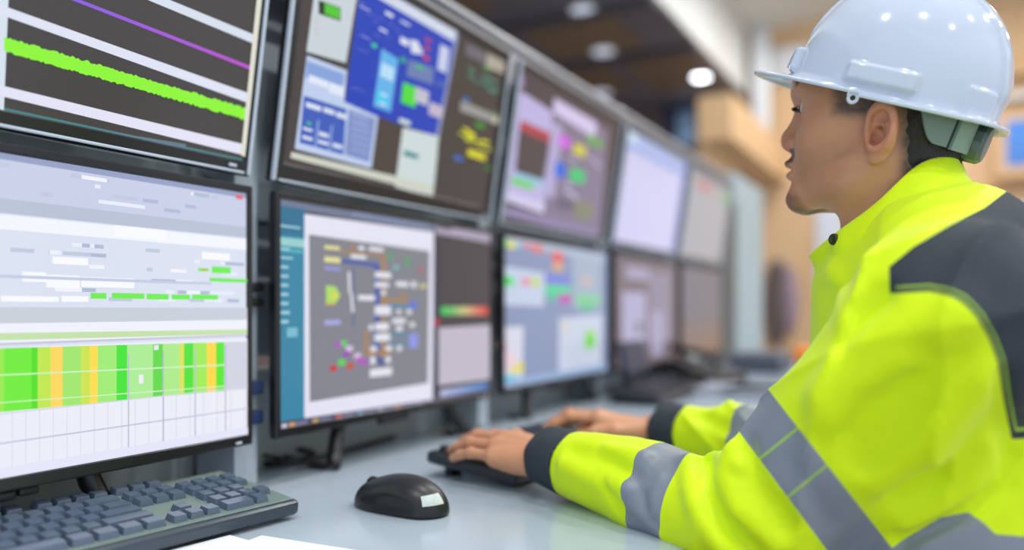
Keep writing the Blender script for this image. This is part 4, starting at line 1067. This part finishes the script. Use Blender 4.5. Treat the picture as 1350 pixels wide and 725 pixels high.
fold([(1200, 500), (1150, 530), (1118, 572)], .009, .009, -1)
fold([(1249, 480), (1186, 554), (1140, 600)], .016, .008, -1)
fold([(1291, 501), (1217, 596), (1160, 640)], .016, .006, 1)
fold([(1305, 560), (1238, 630), (1185, 650)], .014, .007, -1)
fold([(1322, 496), (1317, 554), (1334, 606), (1326, 640), (1275, 672), (1190, 712)], .007, .012, -1)
fold([(1300, 590), (1270, 640), (1200, 690)], .018, .006, 1)
fold([(964, 596), (957, 630), (972, 672), (1022, 716)], .011, .010, 1)
fold([(930, 606), (936, 660), (985, 718)], .010, .011, -1)
fold([(908, 606), (914, 665), (948, 722)], .009, .009, 1)
fold([(985, 590), (998, 640), (1040, 690)], .010, .006, -1)
fold([(940, 600), (975, 612)], .008, .006, 1)
fold([(752, 592), (800, 606), (838, 630)], .009, .006, -1)
fold([(742, 612), (780, 632), (826, 642)], .010, .006, 1)
fold([(800, 590), (850, 603)], .008, .005, 1)
fold([(797, 636), (822, 676)], .008, .005, -1)
fold([(845, 650), (862, 690)], .006, .003, -1)
fold([(870, 630), (858, 680)], .006, .003, 1)
fold([(1050, 620), (1090, 690)], .012, .003, -1)
fold([(1092, 360), (1110, 400), (1112, 430)], .012, .004, 1)
fold([(925, 548), (960, 566)], .010, .007, -1)
fold([(985, 540), (960, 580)], .010, .006, 1)
V, Q = surfnet(jacket_sdf, (-.06, .42, .47), (.88, 1.40, 1.16), .0036)
print('JACKET', len(V))
T = tri(Q)
jk = empty('hi_vis_jacket'); jk.parent = person; jk['label'] = 'yellow hi-vis jacket with navy shoulders and grey tape'
XY = lambda P: np.stack(proj(P), -1)
def poly_sd(pt, poly):
    """signed distance in picture pixels (negative inside) used as a sewing pattern"""
    poly = np.array(poly, float); d = np.full(len(pt), 1e9); ins = np.zeros(len(pt), bool)
    for i in range(len(poly)):
        a, b = poly[i - 1], poly[i]; e = b - a; w = pt - a
        t = np.clip((w @ e) / (e @ e), 0, 1); d = np.minimum(d, ((w - t[:, None] * e) ** 2).sum(1))
        c = ((a[1] <= pt[:, 1]) != (b[1] <= pt[:, 1])); x = a[0] + (pt[:, 1] - a[1]) / (b[1] - a[1] + 1e-12) * (b[0] - a[0]); ins ^= c & (pt[:, 0] < x)
    return np.where(ins, -1, 1) * np.sqrt(d)
YOKE = [(1173, 387), (1172, 352), (1203, 326), (1250, 298), (1298, 274), (1330, 250), (1500, 260), (1900, 500), (1900, 900), (1390, 900), (1342, 620), (1322, 520), (1316, 478), (1304, 446), (1288, 418), (1268, 397), (1250, 389), (1225, 384)]
PIPE = [(1150, 387), (1173, 387), (1225, 384), (1250, 389), (1268, 397), (1288, 418), (1304, 446), (1316, 478), (1322, 520), (1342, 620)]
def pipe_g(V):
    b = bl_(V); b[:, 1] = np.abs(b[:, 1]); pt = XY(b @ BM_.T + CB); d = np.full(len(pt), 1e9)
    for a, c in zip(PIPE[:-1], PIPE[1:]):
        a = np.array(a, float); e = np.array(c, float) - a; w = pt - a; t = np.clip((w @ e) / (e @ e), 0, 1); d = np.minimum(d, np.sqrt(((w - t[:, None] * e) ** 2).sum(1)))
    TOP = [(1173, 380), (1172, 352), (1203, 326), (1250, 298), (1298, 274), (1330, 250), (1500, 260)]; d2 = np.full(len(pt), 1e9)
    for a, c in zip(TOP[:-1], TOP[1:]):
        a = np.array(a, float); e = np.array(c, float) - a; w = pt - a; t = np.clip((w @ e) / (e @ e), 0, 1); d2 = np.minimum(d2, np.sqrt(((w - t[:, None] * e) ** 2).sum(1)))
    return d - d2
def yoke_g(V):
    b = bl_(V); b[:, 1] = np.abs(b[:, 1]); Pm = b @ BM_.T + CB
    g = poly_sd(XY(Pm), YOKE)
    g = np.where(b[:, 0] > .02, np.maximum(g, 40.), g)                    # not on the chest
    return np.maximum(g, (.88 - V[:, 2]) * 900)
g = yoke_g(V)
t1 = arm_coords(V, SHL, ELLc); t2 = arm_coords(V, CUL, ELLc); t1r = arm_coords(V, SHR, ELR); t2r = arm_coords(V, CUR, ELR)
def islands(V, T):
    lab = np.arange(len(V))
    while True:
        m_ = lab[T].min(1); new = lab.copy()
        for k in range(3): np.minimum.at(new, T[:, k], m_)
        new = new[new]
        if (new == lab).all(): return lab[T[:, 0]]
        lab = new
def piece(name, Vx, Tx, m, parent):
    Vc, Tc = compact(Vx, Tx)
    if name in ('reflective_band', 'seam_line', 'shoulder_panel', 'shoulder_panel_edge', 'piping'):
        l = islands(Vc, Tc); u, n_ = np.unique(l, return_counts=True)
        big = l == u[n_.argmax()]
        for x, c_ in zip(u, n_):
            if c_ > 12 and x != u[n_.argmax()]: fastmesh(name, *compact(Vc, Tc[l == x]), m, parent, True)
        Vc, Tc = compact(Vc, Tc[big])
    return fastmesh(name, Vc, Tc, m, parent, True)
# yoke and its piping
(Vn, Ty), (Vr, Trest) = split(V, T, g)
gp = yoke_g(Vn)
(Va, Tin), (Vb, Tedge) = split(Vn, Ty, gp + 9.2)
(Vc, Tstrip), (Vd, Tout) = split(Vb, Tedge, yoke_g(Vb) + 6.6)
(Vf, Tp1), (Vg, Tp2) = split(*compact(Vb if False else Vc, Tstrip)[:2], pipe_g(compact(Vc, Tstrip)[0]))
bot = lambda Vx, Tx: Tx
piece('shoulder_panel', Va, Tin, M_NAVY, jk); piece('shoulder_panel_edge', Vd, Tout, M_NAVY, jk); piece('shoulder_panel_edge', Vg, Tp2, M_NAVY, jk); piece('piping', Vf, Tp1, M_PIPE, jk)
# reflective bands: fields that are negative inside the band
def band_upper(V, s_, e_, c, hw_): t = arm_coords(V, s_, e_); return np.abs(t - c) - hw_
def dist_seg(V, a, b):
    ba = b - a; t = np.clip(((V - a) @ ba) / (ba @ ba), 0, 1); return np.sqrt(((V - a - t[:, None] * ba) ** 2).sum(-1))
def is_arm(V, s_, e_): return dist_seg(V, s_ + (e_ - s_) * .3, e_) - .125
BAND = [(940, 522), (985, 478), (1032, 538), (1178, 725), (1290, 868), (1196, 868), (1090, 725), (981, 578)]
def cut(name, Vx, Tx, gf, m=M_REFL):
    (V1, T1), (V2, T2) = split(Vx, Tx, gf(Vx))
    if len(T1): piece(name, V1, T1, m, jk)
    return V2, T2
gb = np.maximum(poly_sd(XY(Vr), BAND), is_arm(Vr, SHL, ELLc) * 900)
(Vq, Tq), (Vr, Trest) = split(Vr, Trest, gb); Vq, Tq = compact(Vq, Tq); k_ = 0
for c0 in (1411, 1491):
    lf = lambda X: XY(X)[:, 1] + XY(X)[:, 0] * .805 - c0
    (Vs1, Ts1), (Vs2, Ts2) = split(Vq, Tq, lf(Vq) + 1.9); piece('reflective_band', Vs1, Ts1, M_REFL, jk)
    Vs2, Ts2 = compact(Vs2, Ts2); (Vs3, Ts3), (Vq, Tq) = split(Vs2, Ts2, lf(Vs2) - 1.9); piece('seam_line', Vs3, Ts3, M_PIPE, jk); Vq, Tq = compact(Vq, Tq)
piece('reflective_band', Vq, Tq, M_REFL, jk)
WAIST = [(1150, 742), (1190, 712), (1240, 682), (1276, 675), (1298, 690), (1312, 704), (1350, 707), (1500, 700), (1500, 760), (1350, 762), (1300, 758), (1270, 735), (1240, 742), (1180, 790)]
Vr, Trest = cut('reflective_band', Vr, Trest, lambda X: np.maximum(band_upper(X, CUL, ELLc, .158, .026), dist_seg(X, CUL, ELLc) - .085))
Vr, Trest = cut('reflective_band', Vr, Trest, lambda X: np.maximum(band_upper(X, CUR, ELR, .118, .022), dist_seg(X, CUR, ELR) - .085))
Vr, Trest = cut('reflective_band', Vr, Trest, lambda X: np.maximum(poly_sd(XY(X), WAIST), (X[:, 1] - .95) * 900))
piece('jacket_body', Vr, Trest, M_HV, jk)

# cuffs: open tubes with thickness
def cuff(name, E_, C_, r0, r1, ln, sq=.9, m=M_NAVY):
    ax = (C_ - E_) / np.linalg.norm(C_ - E_); y = np.cross(UZ, ax); y /= np.linalg.norm(y); z = np.cross(ax, y); n = 64
    prof = [(-.004, r0), (.0, r0 + .0016), (ln * .3, r0 * .7 + r1 * .3 + .0015), (ln * .6, r0 * .4 + r1 * .6 + .0012), (ln - .002, r1 + .001), (ln, r1), (ln - .002, r1 - .002), (ln * .5, r1 - .003), (.0, r0 - .004)]
    Vv = []
    for i, (t, r) in enumerate(prof):
        for k in range(n):
            a = k / n * 2 * math.pi; w = 1 + .018 * math.sin(3 * a + t * 60) + .012 * math.sin(7 * a + t * 120)
            Vv.append(C_ + ax * (t + .0015 * math.sin(4 * a)) + y * (math.cos(a) * r * w * 1.03) + z * (math.sin(a) * r * w * sq))
    Fv = [(i * n + k, i * n + (k + 1) % n, (i + 1) * n + (k + 1) % n, (i + 1) * n + k) for i in range(len(prof) - 1) for k in range(n)]
    return meshobj(name, Vv, Fv, m, jk, True)
cuff('cuff', ELLc, CUL, .0425, .039, .047, .95); cuff('cuff', ELR, CUR, .044, .043, .040, .98)

# collar
def collar():
    n = 120; prof = [(0., .0), (.12, .004), (.35, .006), (.6, .004), (.85, .001), (1., .0)]
    rows = []
    def top(a):
        ca, sa = math.cos(a), math.sin(a); u = .000 + (.074 if ca > 0 else .076) * ca; v = .074 * sa
        if ca > .8: u += .006 * (ca - .8) / .2
        return np.array([u, v, 1.100 - .62 * u + .016 * math.exp(-((u + .040) / .032) ** 2)])
    def bot(a):
        ca, sa = math.cos(a), math.sin(a); u = -.004 + (.058 if ca > 0 else .094) * ca; v = .110 * sa
        return np.array([u, v, (1.035 - .65 * u if ca < 0 else 1.035 - .42 * u)])
    a0 = R(9); V = []; F = []; outer = []; inner = []
    for j, (f, bul) in enumerate(prof):
        ro = []; ri = []
        for i in range(n + 1):
            a = a0 + (2 * math.pi - 2 * a0) * i / n; p = bot(a) * (1 - f) + top(a) * f
            out = np.array([math.cos(a), math.sin(a), 0]); wv = 1.7 * .0022 * math.sin(5 * a + 3 * f) * math.sin(f * 3.1) + .0016 * math.sin(11 * a - 4 * f) * math.sin(f * 3.1) + .003 * math.sin(2.3 * a + 6 * f) * math.sin(f * 3.1)
            po = p + out * (bul * .6 + wv); pi = po - out * .0032
            ro.append(bw(*po)); ri.append(bw(*pi))
        outer.append(ro); inner.append(ri)
    rows = outer + inner[::-1]; rows.append(outer[0])
    m = n + 1
    for r_ in rows: V += r_
    for j in range(len(rows) - 1):
        for i in range(n): F.append((j * m + i, j * m + i + 1, (j + 1) * m + i + 1, (j + 1) * m + i))
    k = len(prof)
    for i in (0, n):                       # close the two front edges
        for j in range(k - 1): F.append((j * m + i, (j + 1) * m + i, (2 * k - 2 - j) * m + i, (2 * k - 1 - j) * m + i))
    o = meshobj('collar', V, F, M_HV, jk, True)
    bm = bmesh.new(); bm.from_mesh(o.data); bmesh.ops.remove_doubles(bm, verts=bm.verts, dist=1e-5); bmesh.ops.recalc_face_normals(bm, faces=bm.faces); bm.to_mesh(o.data); bm.free()
    o.data.polygons.foreach_set('use_smooth', np.ones(len(o.data.polygons), dtype=bool))
    s = o.modifiers.new('Subdivision', 'SUBSURF'); s.levels = 1; s.render_levels = 1
    a = R(54); p = bot(a) * .16 + top(a) * .84; out = np.array([math.cos(a), math.sin(a), 0]); pw = bw(*(p + out * .004)); nw = FB * out[0] + LB * out[1]
    bm = bmesh.new(); add_lathe(bm, [(.0062, -.002), (.0062, .0008), (.0054, .0018), (.0035, .0018), (.003, .0008), (.0001, .0008)], 20, Matrix.Translation(Vector(pw)) @ Vector((0, 0, 1)).rotation_difference(Vector(nw)).to_matrix().to_4x4())
    bmobj('snap_button', bm, mat('dark_snap_metal', (66, 70, 40), .35, .6), jk, True)
collar()

# ---- trousers, shoes and a stool below the picture
def legs_sdf(P):
    b = bl_(P); m = b.copy(); m[:, 1] = np.abs(b[:, 1])
    d = ell(b, (-.07, 0, .53), (.15, .18, .10))
    d = su(d, cap(m, (-.05, .09, .53), (.36, .13, .53), .085, .065), .04); d = su(d, cap(m, (.36, .13, .53), (.34, .14, .11), .065, .05), .03)
    return np.maximum(d - .003 * wav(P, 18, 50), .085 - P[:, 2])
V, Q = surfnet(legs_sdf, (-.25, .4, .05), (.9, 1.6, .72), .012)
fastmesh('trousers', V, Q, mat('dark_trouser_cloth', (40, 44, 56), .85, bump=.3), person)
def shoe_sdf(P, s_):
    b = bl_(P) - S((.36, s_ * .14, 0)); d = cap(b, (-.05, 0, .045), (.13, 0, .035), .045, .036); d = su(d, cap(b, (-.03, 0, .05), (-.03, 0, .12), .045, .048), .03)
    return np.maximum(d, .001 - P[:, 2])
for s_ in (1, -1):
    V, Q = surfnet(lambda P: shoe_sdf(P, s_), (-.2, .5, -.02), (.6, 1.5, .2), .008); fastmesh('shoe', V, Q, mat('black_shoe_leather', (28, 26, 26), .4), person)

# ================================================================== HELMET
def helmet():
    pt = R(21.5); rl = R(5)
    x = FH * math.cos(pt) + UZ * math.sin(pt); y = LH * math.cos(rl) - UZ * math.sin(rl); y -= x * (y @ x); y /= np.linalg.norm(y); z = np.cross(x, y)
    O = CH - FH * .002 + UZ * .057
    Mh = axes(x, y, z, O); e = empty('safety_helmet', Mh); tag(e, "white hard hat worn on the person's head", 'helmet')
    A, Bb, H = .1125, .100, .124
    nt, nh = 288, 90
    def rim_z(a):                                      # the edge dips at the sides, lifts at the brim
        c = math.cos(a); return -.005 * (1 - c * c) + .002 * max(c, 0) ** 4
    def pt_(a, f):                                     # f 0 rim .. 1 crown
        c, s_ = math.cos(a), math.sin(a)
        ph = f * math.pi / 2; r = math.cos(ph) ** .80; hz = math.sin(ph) ** 1.0 * H
        ax_ = A * (1.03 if c < 0 else 1.0 - .085 * c * c)
        px, py = ax_ * r * c, Bb * r * s_
        z0 = rim_z(a) * (1 - f) ** 2
        # crown band from front to back
        up = sstep(np.float64(hz), .035, .055)
        rise = .0030 * (1 - sstep(np.float64(abs(py)), .026, .031)) * (up if c > 0 else sstep(np.float64(hz), .012, .03))
        # raised blocks
        def blk(a0, a1, h0, h1, dep, soft=.0016):
            aa = abs(math.atan2(s_, c)); arc = aa * .11
            w = sstep(np.float64(arc), a0 * .11 - soft, a0 * .11 + soft) * (1 - sstep(np.float64(arc), a1 * .11 - soft, a1 * .11 + soft))
            return dep * w * sstep(np.float64(hz), h0 - soft, h0 + soft) * (1 - sstep(np.float64(hz), h1 - soft, h1 + soft))
        rise += blk(1.38, 1.98, .008, .0255, .0042) + blk(.44, .64, .004, .030, .0075) + blk(2.45, 2.80, -.02, .026, .0035)
        nx, ny = c, s_; q_ = math.hypot(nx, ny)
        k = rise
        return np.array([px + nx * k * (math.cos(ph) + .2), py + ny * k * (math.cos(ph) + .2), hz + z0 + k * math.sin(ph)])
    def rimpt(a, w, dz):
        c, s_ = math.cos(a), math.sin(a); b = pt_(a, 0)
        front = max(0, (c - .15) / .85); ext = .009 + .037 * front ** 1.1
        if c < 0: ext = .009 + .004 * (-c) ** 4
        return b + np.array([c * ext * w, s_ * ext * w * (.95 - .25 * front), (-.004 * front ** 1.2 * w * w if c > 0 else -.0025 * w) - .0015 * w + dz])
    V = []; F = []
    rings = []
    rings.append([pt_(2 * math.pi * i / nt, 0) * np.array([.965, .965, 1]) + np.array([0, 0, .02]) for i in range(nt)])       # inside edge
    rings.append([rimpt(2 * math.pi * i / nt, -.05, -.0030) for i in range(nt)])
    for w, dz in ((.4, -.003), (.85, -.0032), (.97, -.0028), (1.0, -.0008), (.985, .0008), (.9, .0012), (.7, .0006), (.5, .0002), (.3, .0002), (.14, .0010), (.05, .0028)):
        rings.append([rimpt(2 * math.pi * i / nt, w, dz) for i in range(nt)])
    for j in range(nh):
        f = .035 + (1 - .035) * (j / nh); rings.append([pt_(2 * math.pi * i / nt, f) for i in range(nt)])
    for r_ in rings: V += r_
    for j in range(len(rings) - 1):
        for i in range(nt): F.append((j * nt + i, j * nt + (i + 1) % nt, (j + 1) * nt + (i + 1) % nt, (j + 1) * nt + i))
    V.append(np.array([0, 0, H + .003])); t = len(V) - 1; b = (len(rings) - 1) * nt
    for i in range(nt): F.append((b + i, b + (i + 1) % nt, t))
    # inside of the dome so that it is a real shell
    base_i = len(V); n2 = 24
    for j in range(n2):
        f = j / n2; s_ = .965
        for i in range(nt):
            p = pt_(2 * math.pi * i / nt, f) if j else rings[0][i]; V.append(p * np.array([s_, s_, .965]) if j else p)
    V.append(np.array([0, 0, H * .965])); t = len(V) - 1
    for j in range(n2 - 1):
        for i in range(nt): F.append((base_i + j * nt + i, base_i + (j + 1) * nt + i, base_i + (j + 1) * nt + (i + 1) % nt, base_i + j * nt + (i + 1) % nt))
    for i in range(nt): F.append((base_i + (n2 - 1) * nt + i, t, base_i + (n2 - 1) * nt + (i + 1) % nt))
    M_H = mat('white_gloss_plastic', (200, 211, 228), .11, coat=.3, bump=.01, bscale=300)
    o = meshobj('shell', V, F, M_H, e, True)
    bm = bmesh.new(); bm.from_mesh(o.data); bmesh.ops.remove_doubles(bm, verts=bm.verts, dist=1e-6); bmesh.ops.recalc_face_normals(bm, faces=bm.faces); bm.to_mesh(o.data); bm.free()
    o.data.polygons.foreach_set('use_smooth', np.ones(len(o.data.polygons), dtype=bool))
    # eyelet lug under the rim, both sides
    for sg in (1, -1):
        a = sg * R(88); p = rimpt(a, .75, -.003)
        bm = bmesh.new(); n = 28; pr = [(.0058, -.0012), (.0064, 0), (.0058, .0012), (.0030, .0012), (.0026, 0), (.0030, -.0012)]
        tgx = Vector((-math.sin(a), math.cos(a), 0)); nr = Vector((math.cos(a), math.sin(a), 0))
        vs = [[bm.verts.new(Vector(p) + Vector((0, 0, -.0045)) + tgx * (r * math.cos(k / n * 6.28318)) + Vector((0, 0, 1)) * (r * math.sin(k / n * 6.28318)) + nr * h_) for k in range(n)] for r, h_ in pr]
        for j in range(6):
            for k in range(n): bm.faces.new((vs[j][k], vs[j][(k + 1) % n], vs[(j + 1) % 6][(k + 1) % n], vs[(j + 1) % 6][k]))
        for sx in (-1, 1): add_box(bm, Vector(p) + tgx * sx * .0055 + Vector((0, 0, -.001)), (.002, .004, .005), None, .0005)
        bmesh.ops.recalc_face_normals(bm, faces=bm.faces); bmobj('eyelet', bm, M_H, e, True)
    # headband around the nape
    M_HB = mat('grey_green_band_plastic', (116, 134, 136), .35)
    def band(name, a0, a1, n, zt, zb, m, off=0.0, th=.003):
        V = []; F = []
        for i in range(n + 1):
            f = i / n; a = a0 + (a1 - a0) * f; r = np.array([.097 * math.cos(a), .083 * math.sin(a)]) * (1 + off)
            for rr, zz in ((1, zt(f)), (1, zb(f)), (1 - th / .09, zb(f)), (1 - th / .09, zt(f))): V.append((r[0] * rr - .006, r[1] * rr, zz))
        for i in range(n):
            for k in range(4): F.append((i * 4 + k, i * 4 + (k + 1) % 4, (i + 1) * 4 + (k + 1) % 4, (i + 1) * 4 + k))
        F.append((0, 1, 2, 3)); F.append((n * 4 + 3, n * 4 + 2, n * 4 + 1, n * 4))
        o = meshobj(name, V, F, m, e); bm = bmesh.new(); bm.from_mesh(o.data); bmesh.ops.recalc_face_normals(bm, faces=bm.faces); bm.to_mesh(o.data); bm.free(); return o
    for sg in (1, -1):
        band('headband', sg * R(119), sg * R(145), 16, lambda f: .004, lambda f: -.004 - .032 * math.sin(min(1, f * 1.5) * math.pi / 2), M_HB)
        band('band_seam', sg * R(145), sg * R(148), 3, lambda f: -.004, lambda f: -.036, mat('dark_band_gap', (44, 56, 70), .4), -.01)
        band('strap_housing', sg * R(147.5), sg * R(165), 10, lambda f: -.004, lambda f: -.037, mat('pale_green_band_plastic', (134, 154, 150), .35), .03, .004)
    bm = bmesh.new(); kM = Matrix.Translation((-.104, 0, -.022)) @ Matrix.Rotation(R(-90), 4, 'Y')
    prof = [(.019, -.010), (.0205, -.008), (.0205, .006), (.018, .010), (.010, .0105)]; ns = 36; rg = []
    for r, h_ in prof: rg.append([bm.verts.new(kM @ Vector(((r + (.0009 if k % 3 == 0 and r > .02 else 0)) * math.cos(k / ns * 6.28318), (r + (.0009 if k % 3 == 0 and r > .02 else 0)) * math.sin(k / ns * 6.28318), h_))) for k in range(ns)])
    for j in range(len(prof) - 1):
        for k in range(ns): bm.faces.new((rg[j][k], rg[j][(k + 1) % ns], rg[j + 1][(k + 1) % ns], rg[j + 1][k]))
    bm.faces.new(rg[-1]); bm.faces.new(rg[0][::-1]); bmesh.ops.recalc_face_normals(bm, faces=bm.faces)
    bmobj('ratchet_knob', bm, mat('dark_grey_knob_plastic', (88, 104, 112), .35), e)
    return e
helmet()

# stool under the person
sp = bw(-.08, 0, 0)
st = empty('office_stool', Matrix.Translation(Vector(sp))); tag(st, "dark round office stool under the seated person, below the picture's lower edge", 'stool')
bm = bmesh.new(); add_lathe(bm, [(.10, .40), (.19, .405), (.205, .42), (.205, .435), (.19, .447), (.05, .45)], 32); bmobj('seat', bm, mat('black_seat_cloth', (34, 36, 40), .8), st, True)
bm = bmesh.new(); add_lathe(bm, [(.028, .08), (.028, .25), (.018, .25), (.018, .40)], 20); bmobj('column', bm, M_METAL, st, True)
for k in range(5):
    a = k * 2 * math.pi / 5; c, s_ = math.cos(a), math.sin(a)
    bm = bmesh.new(); add_tube(bm, [(0, 0, .10), (.14 * c, .14 * s_, .085), (.27 * c, .27 * s_, .065)], [.022, .018, .013], 8); add_lathe(bm, [(.006, -.011), (.026, -.011), (.026, .011), (.006, .011)], 16, Matrix.Translation((.27 * c, .27 * s_, .0265)) @ Matrix.Rotation(a, 4, 'Z') @ Matrix.Rotation(R(90), 4, 'X'))
    bmesh.ops.recalc_face_normals(bm, faces=bm.faces); bmobj('base_arm', bm, M_BLACK, st, True)

# ================================================================== CAMERA, LIGHT
cam = bpy.data.cameras.new('Camera'); co = bpy.data.objects.new('Camera', cam); COL.objects.link(co)
co.location = (0, 0, CZ); co.rotation_euler = (R(90), 0, 0)
cam.sensor_fit = 'HORIZONTAL'; cam.sensor_width = 36.0; cam.lens = FPX / 1350 * 36.0
cam.shift_y = (HY - 362.5) / 1350; cam.shift_x = 0.0
cam.clip_start = .02; cam.clip_end = 60
cam.dof.use_dof = True; cam.dof.focus_distance = .845; cam.dof.aperture_fstop = 1.22; cam.dof.aperture_blades = 0
bpy.context.scene.camera = co
sc = bpy.context.scene
w = bpy.data.worlds.new('World'); sc.world = w; w.use_nodes = True
bg = w.node_tree.nodes['Background']; bg.inputs['Color'].default_value = (.80, .88, 1.0, 1); bg.inputs['Strength'].default_value = 1.08
def area(t, n, z, size, power, col=(1, .98, .95)):
    l = bpy.data.lights.new('lamp_or_fill', 'AREA'); l.shape = 'DISK'; l.size = size; l.energy = power; l.color = col
    o = bpy.data.objects.new('lamp_or_fill', l); o.location = W(t, n, z); COL.objects.link(o); return o
for t in (-1.0, .4, 1.8, 3.2, 4.6):
    for n in (.5, 1.6, 2.9): area(t, n, 3.17, .06, 12)
for t in (1.0, 2.6, 4.4): area(t, -2.0, 2.6, .2, 8)
for t in (3.0, 4.2, 5.2): area(t, .1, 3.1, .1, 5)  # added lights without fixtures, there only to brighten the fascia
sc.view_settings.view_transform = 'Standard'; sc.view_settings.look = 'None'; sc.view_settings.exposure = 0.0; sc.view_settings.gamma = 1.0
sc.view_settings.use_curve_mapping = False
sc.cycles.use_denoising = True
try: sc.cycles.denoiser = 'OPENIMAGEDENOISE'
except Exception: pass
sc.cycles.max_bounces = 6; sc.cycles.diffuse_bounces = 3; sc.cycles.glossy_bounces = 3
sc.cycles.sample_clamp_indirect = 6.0
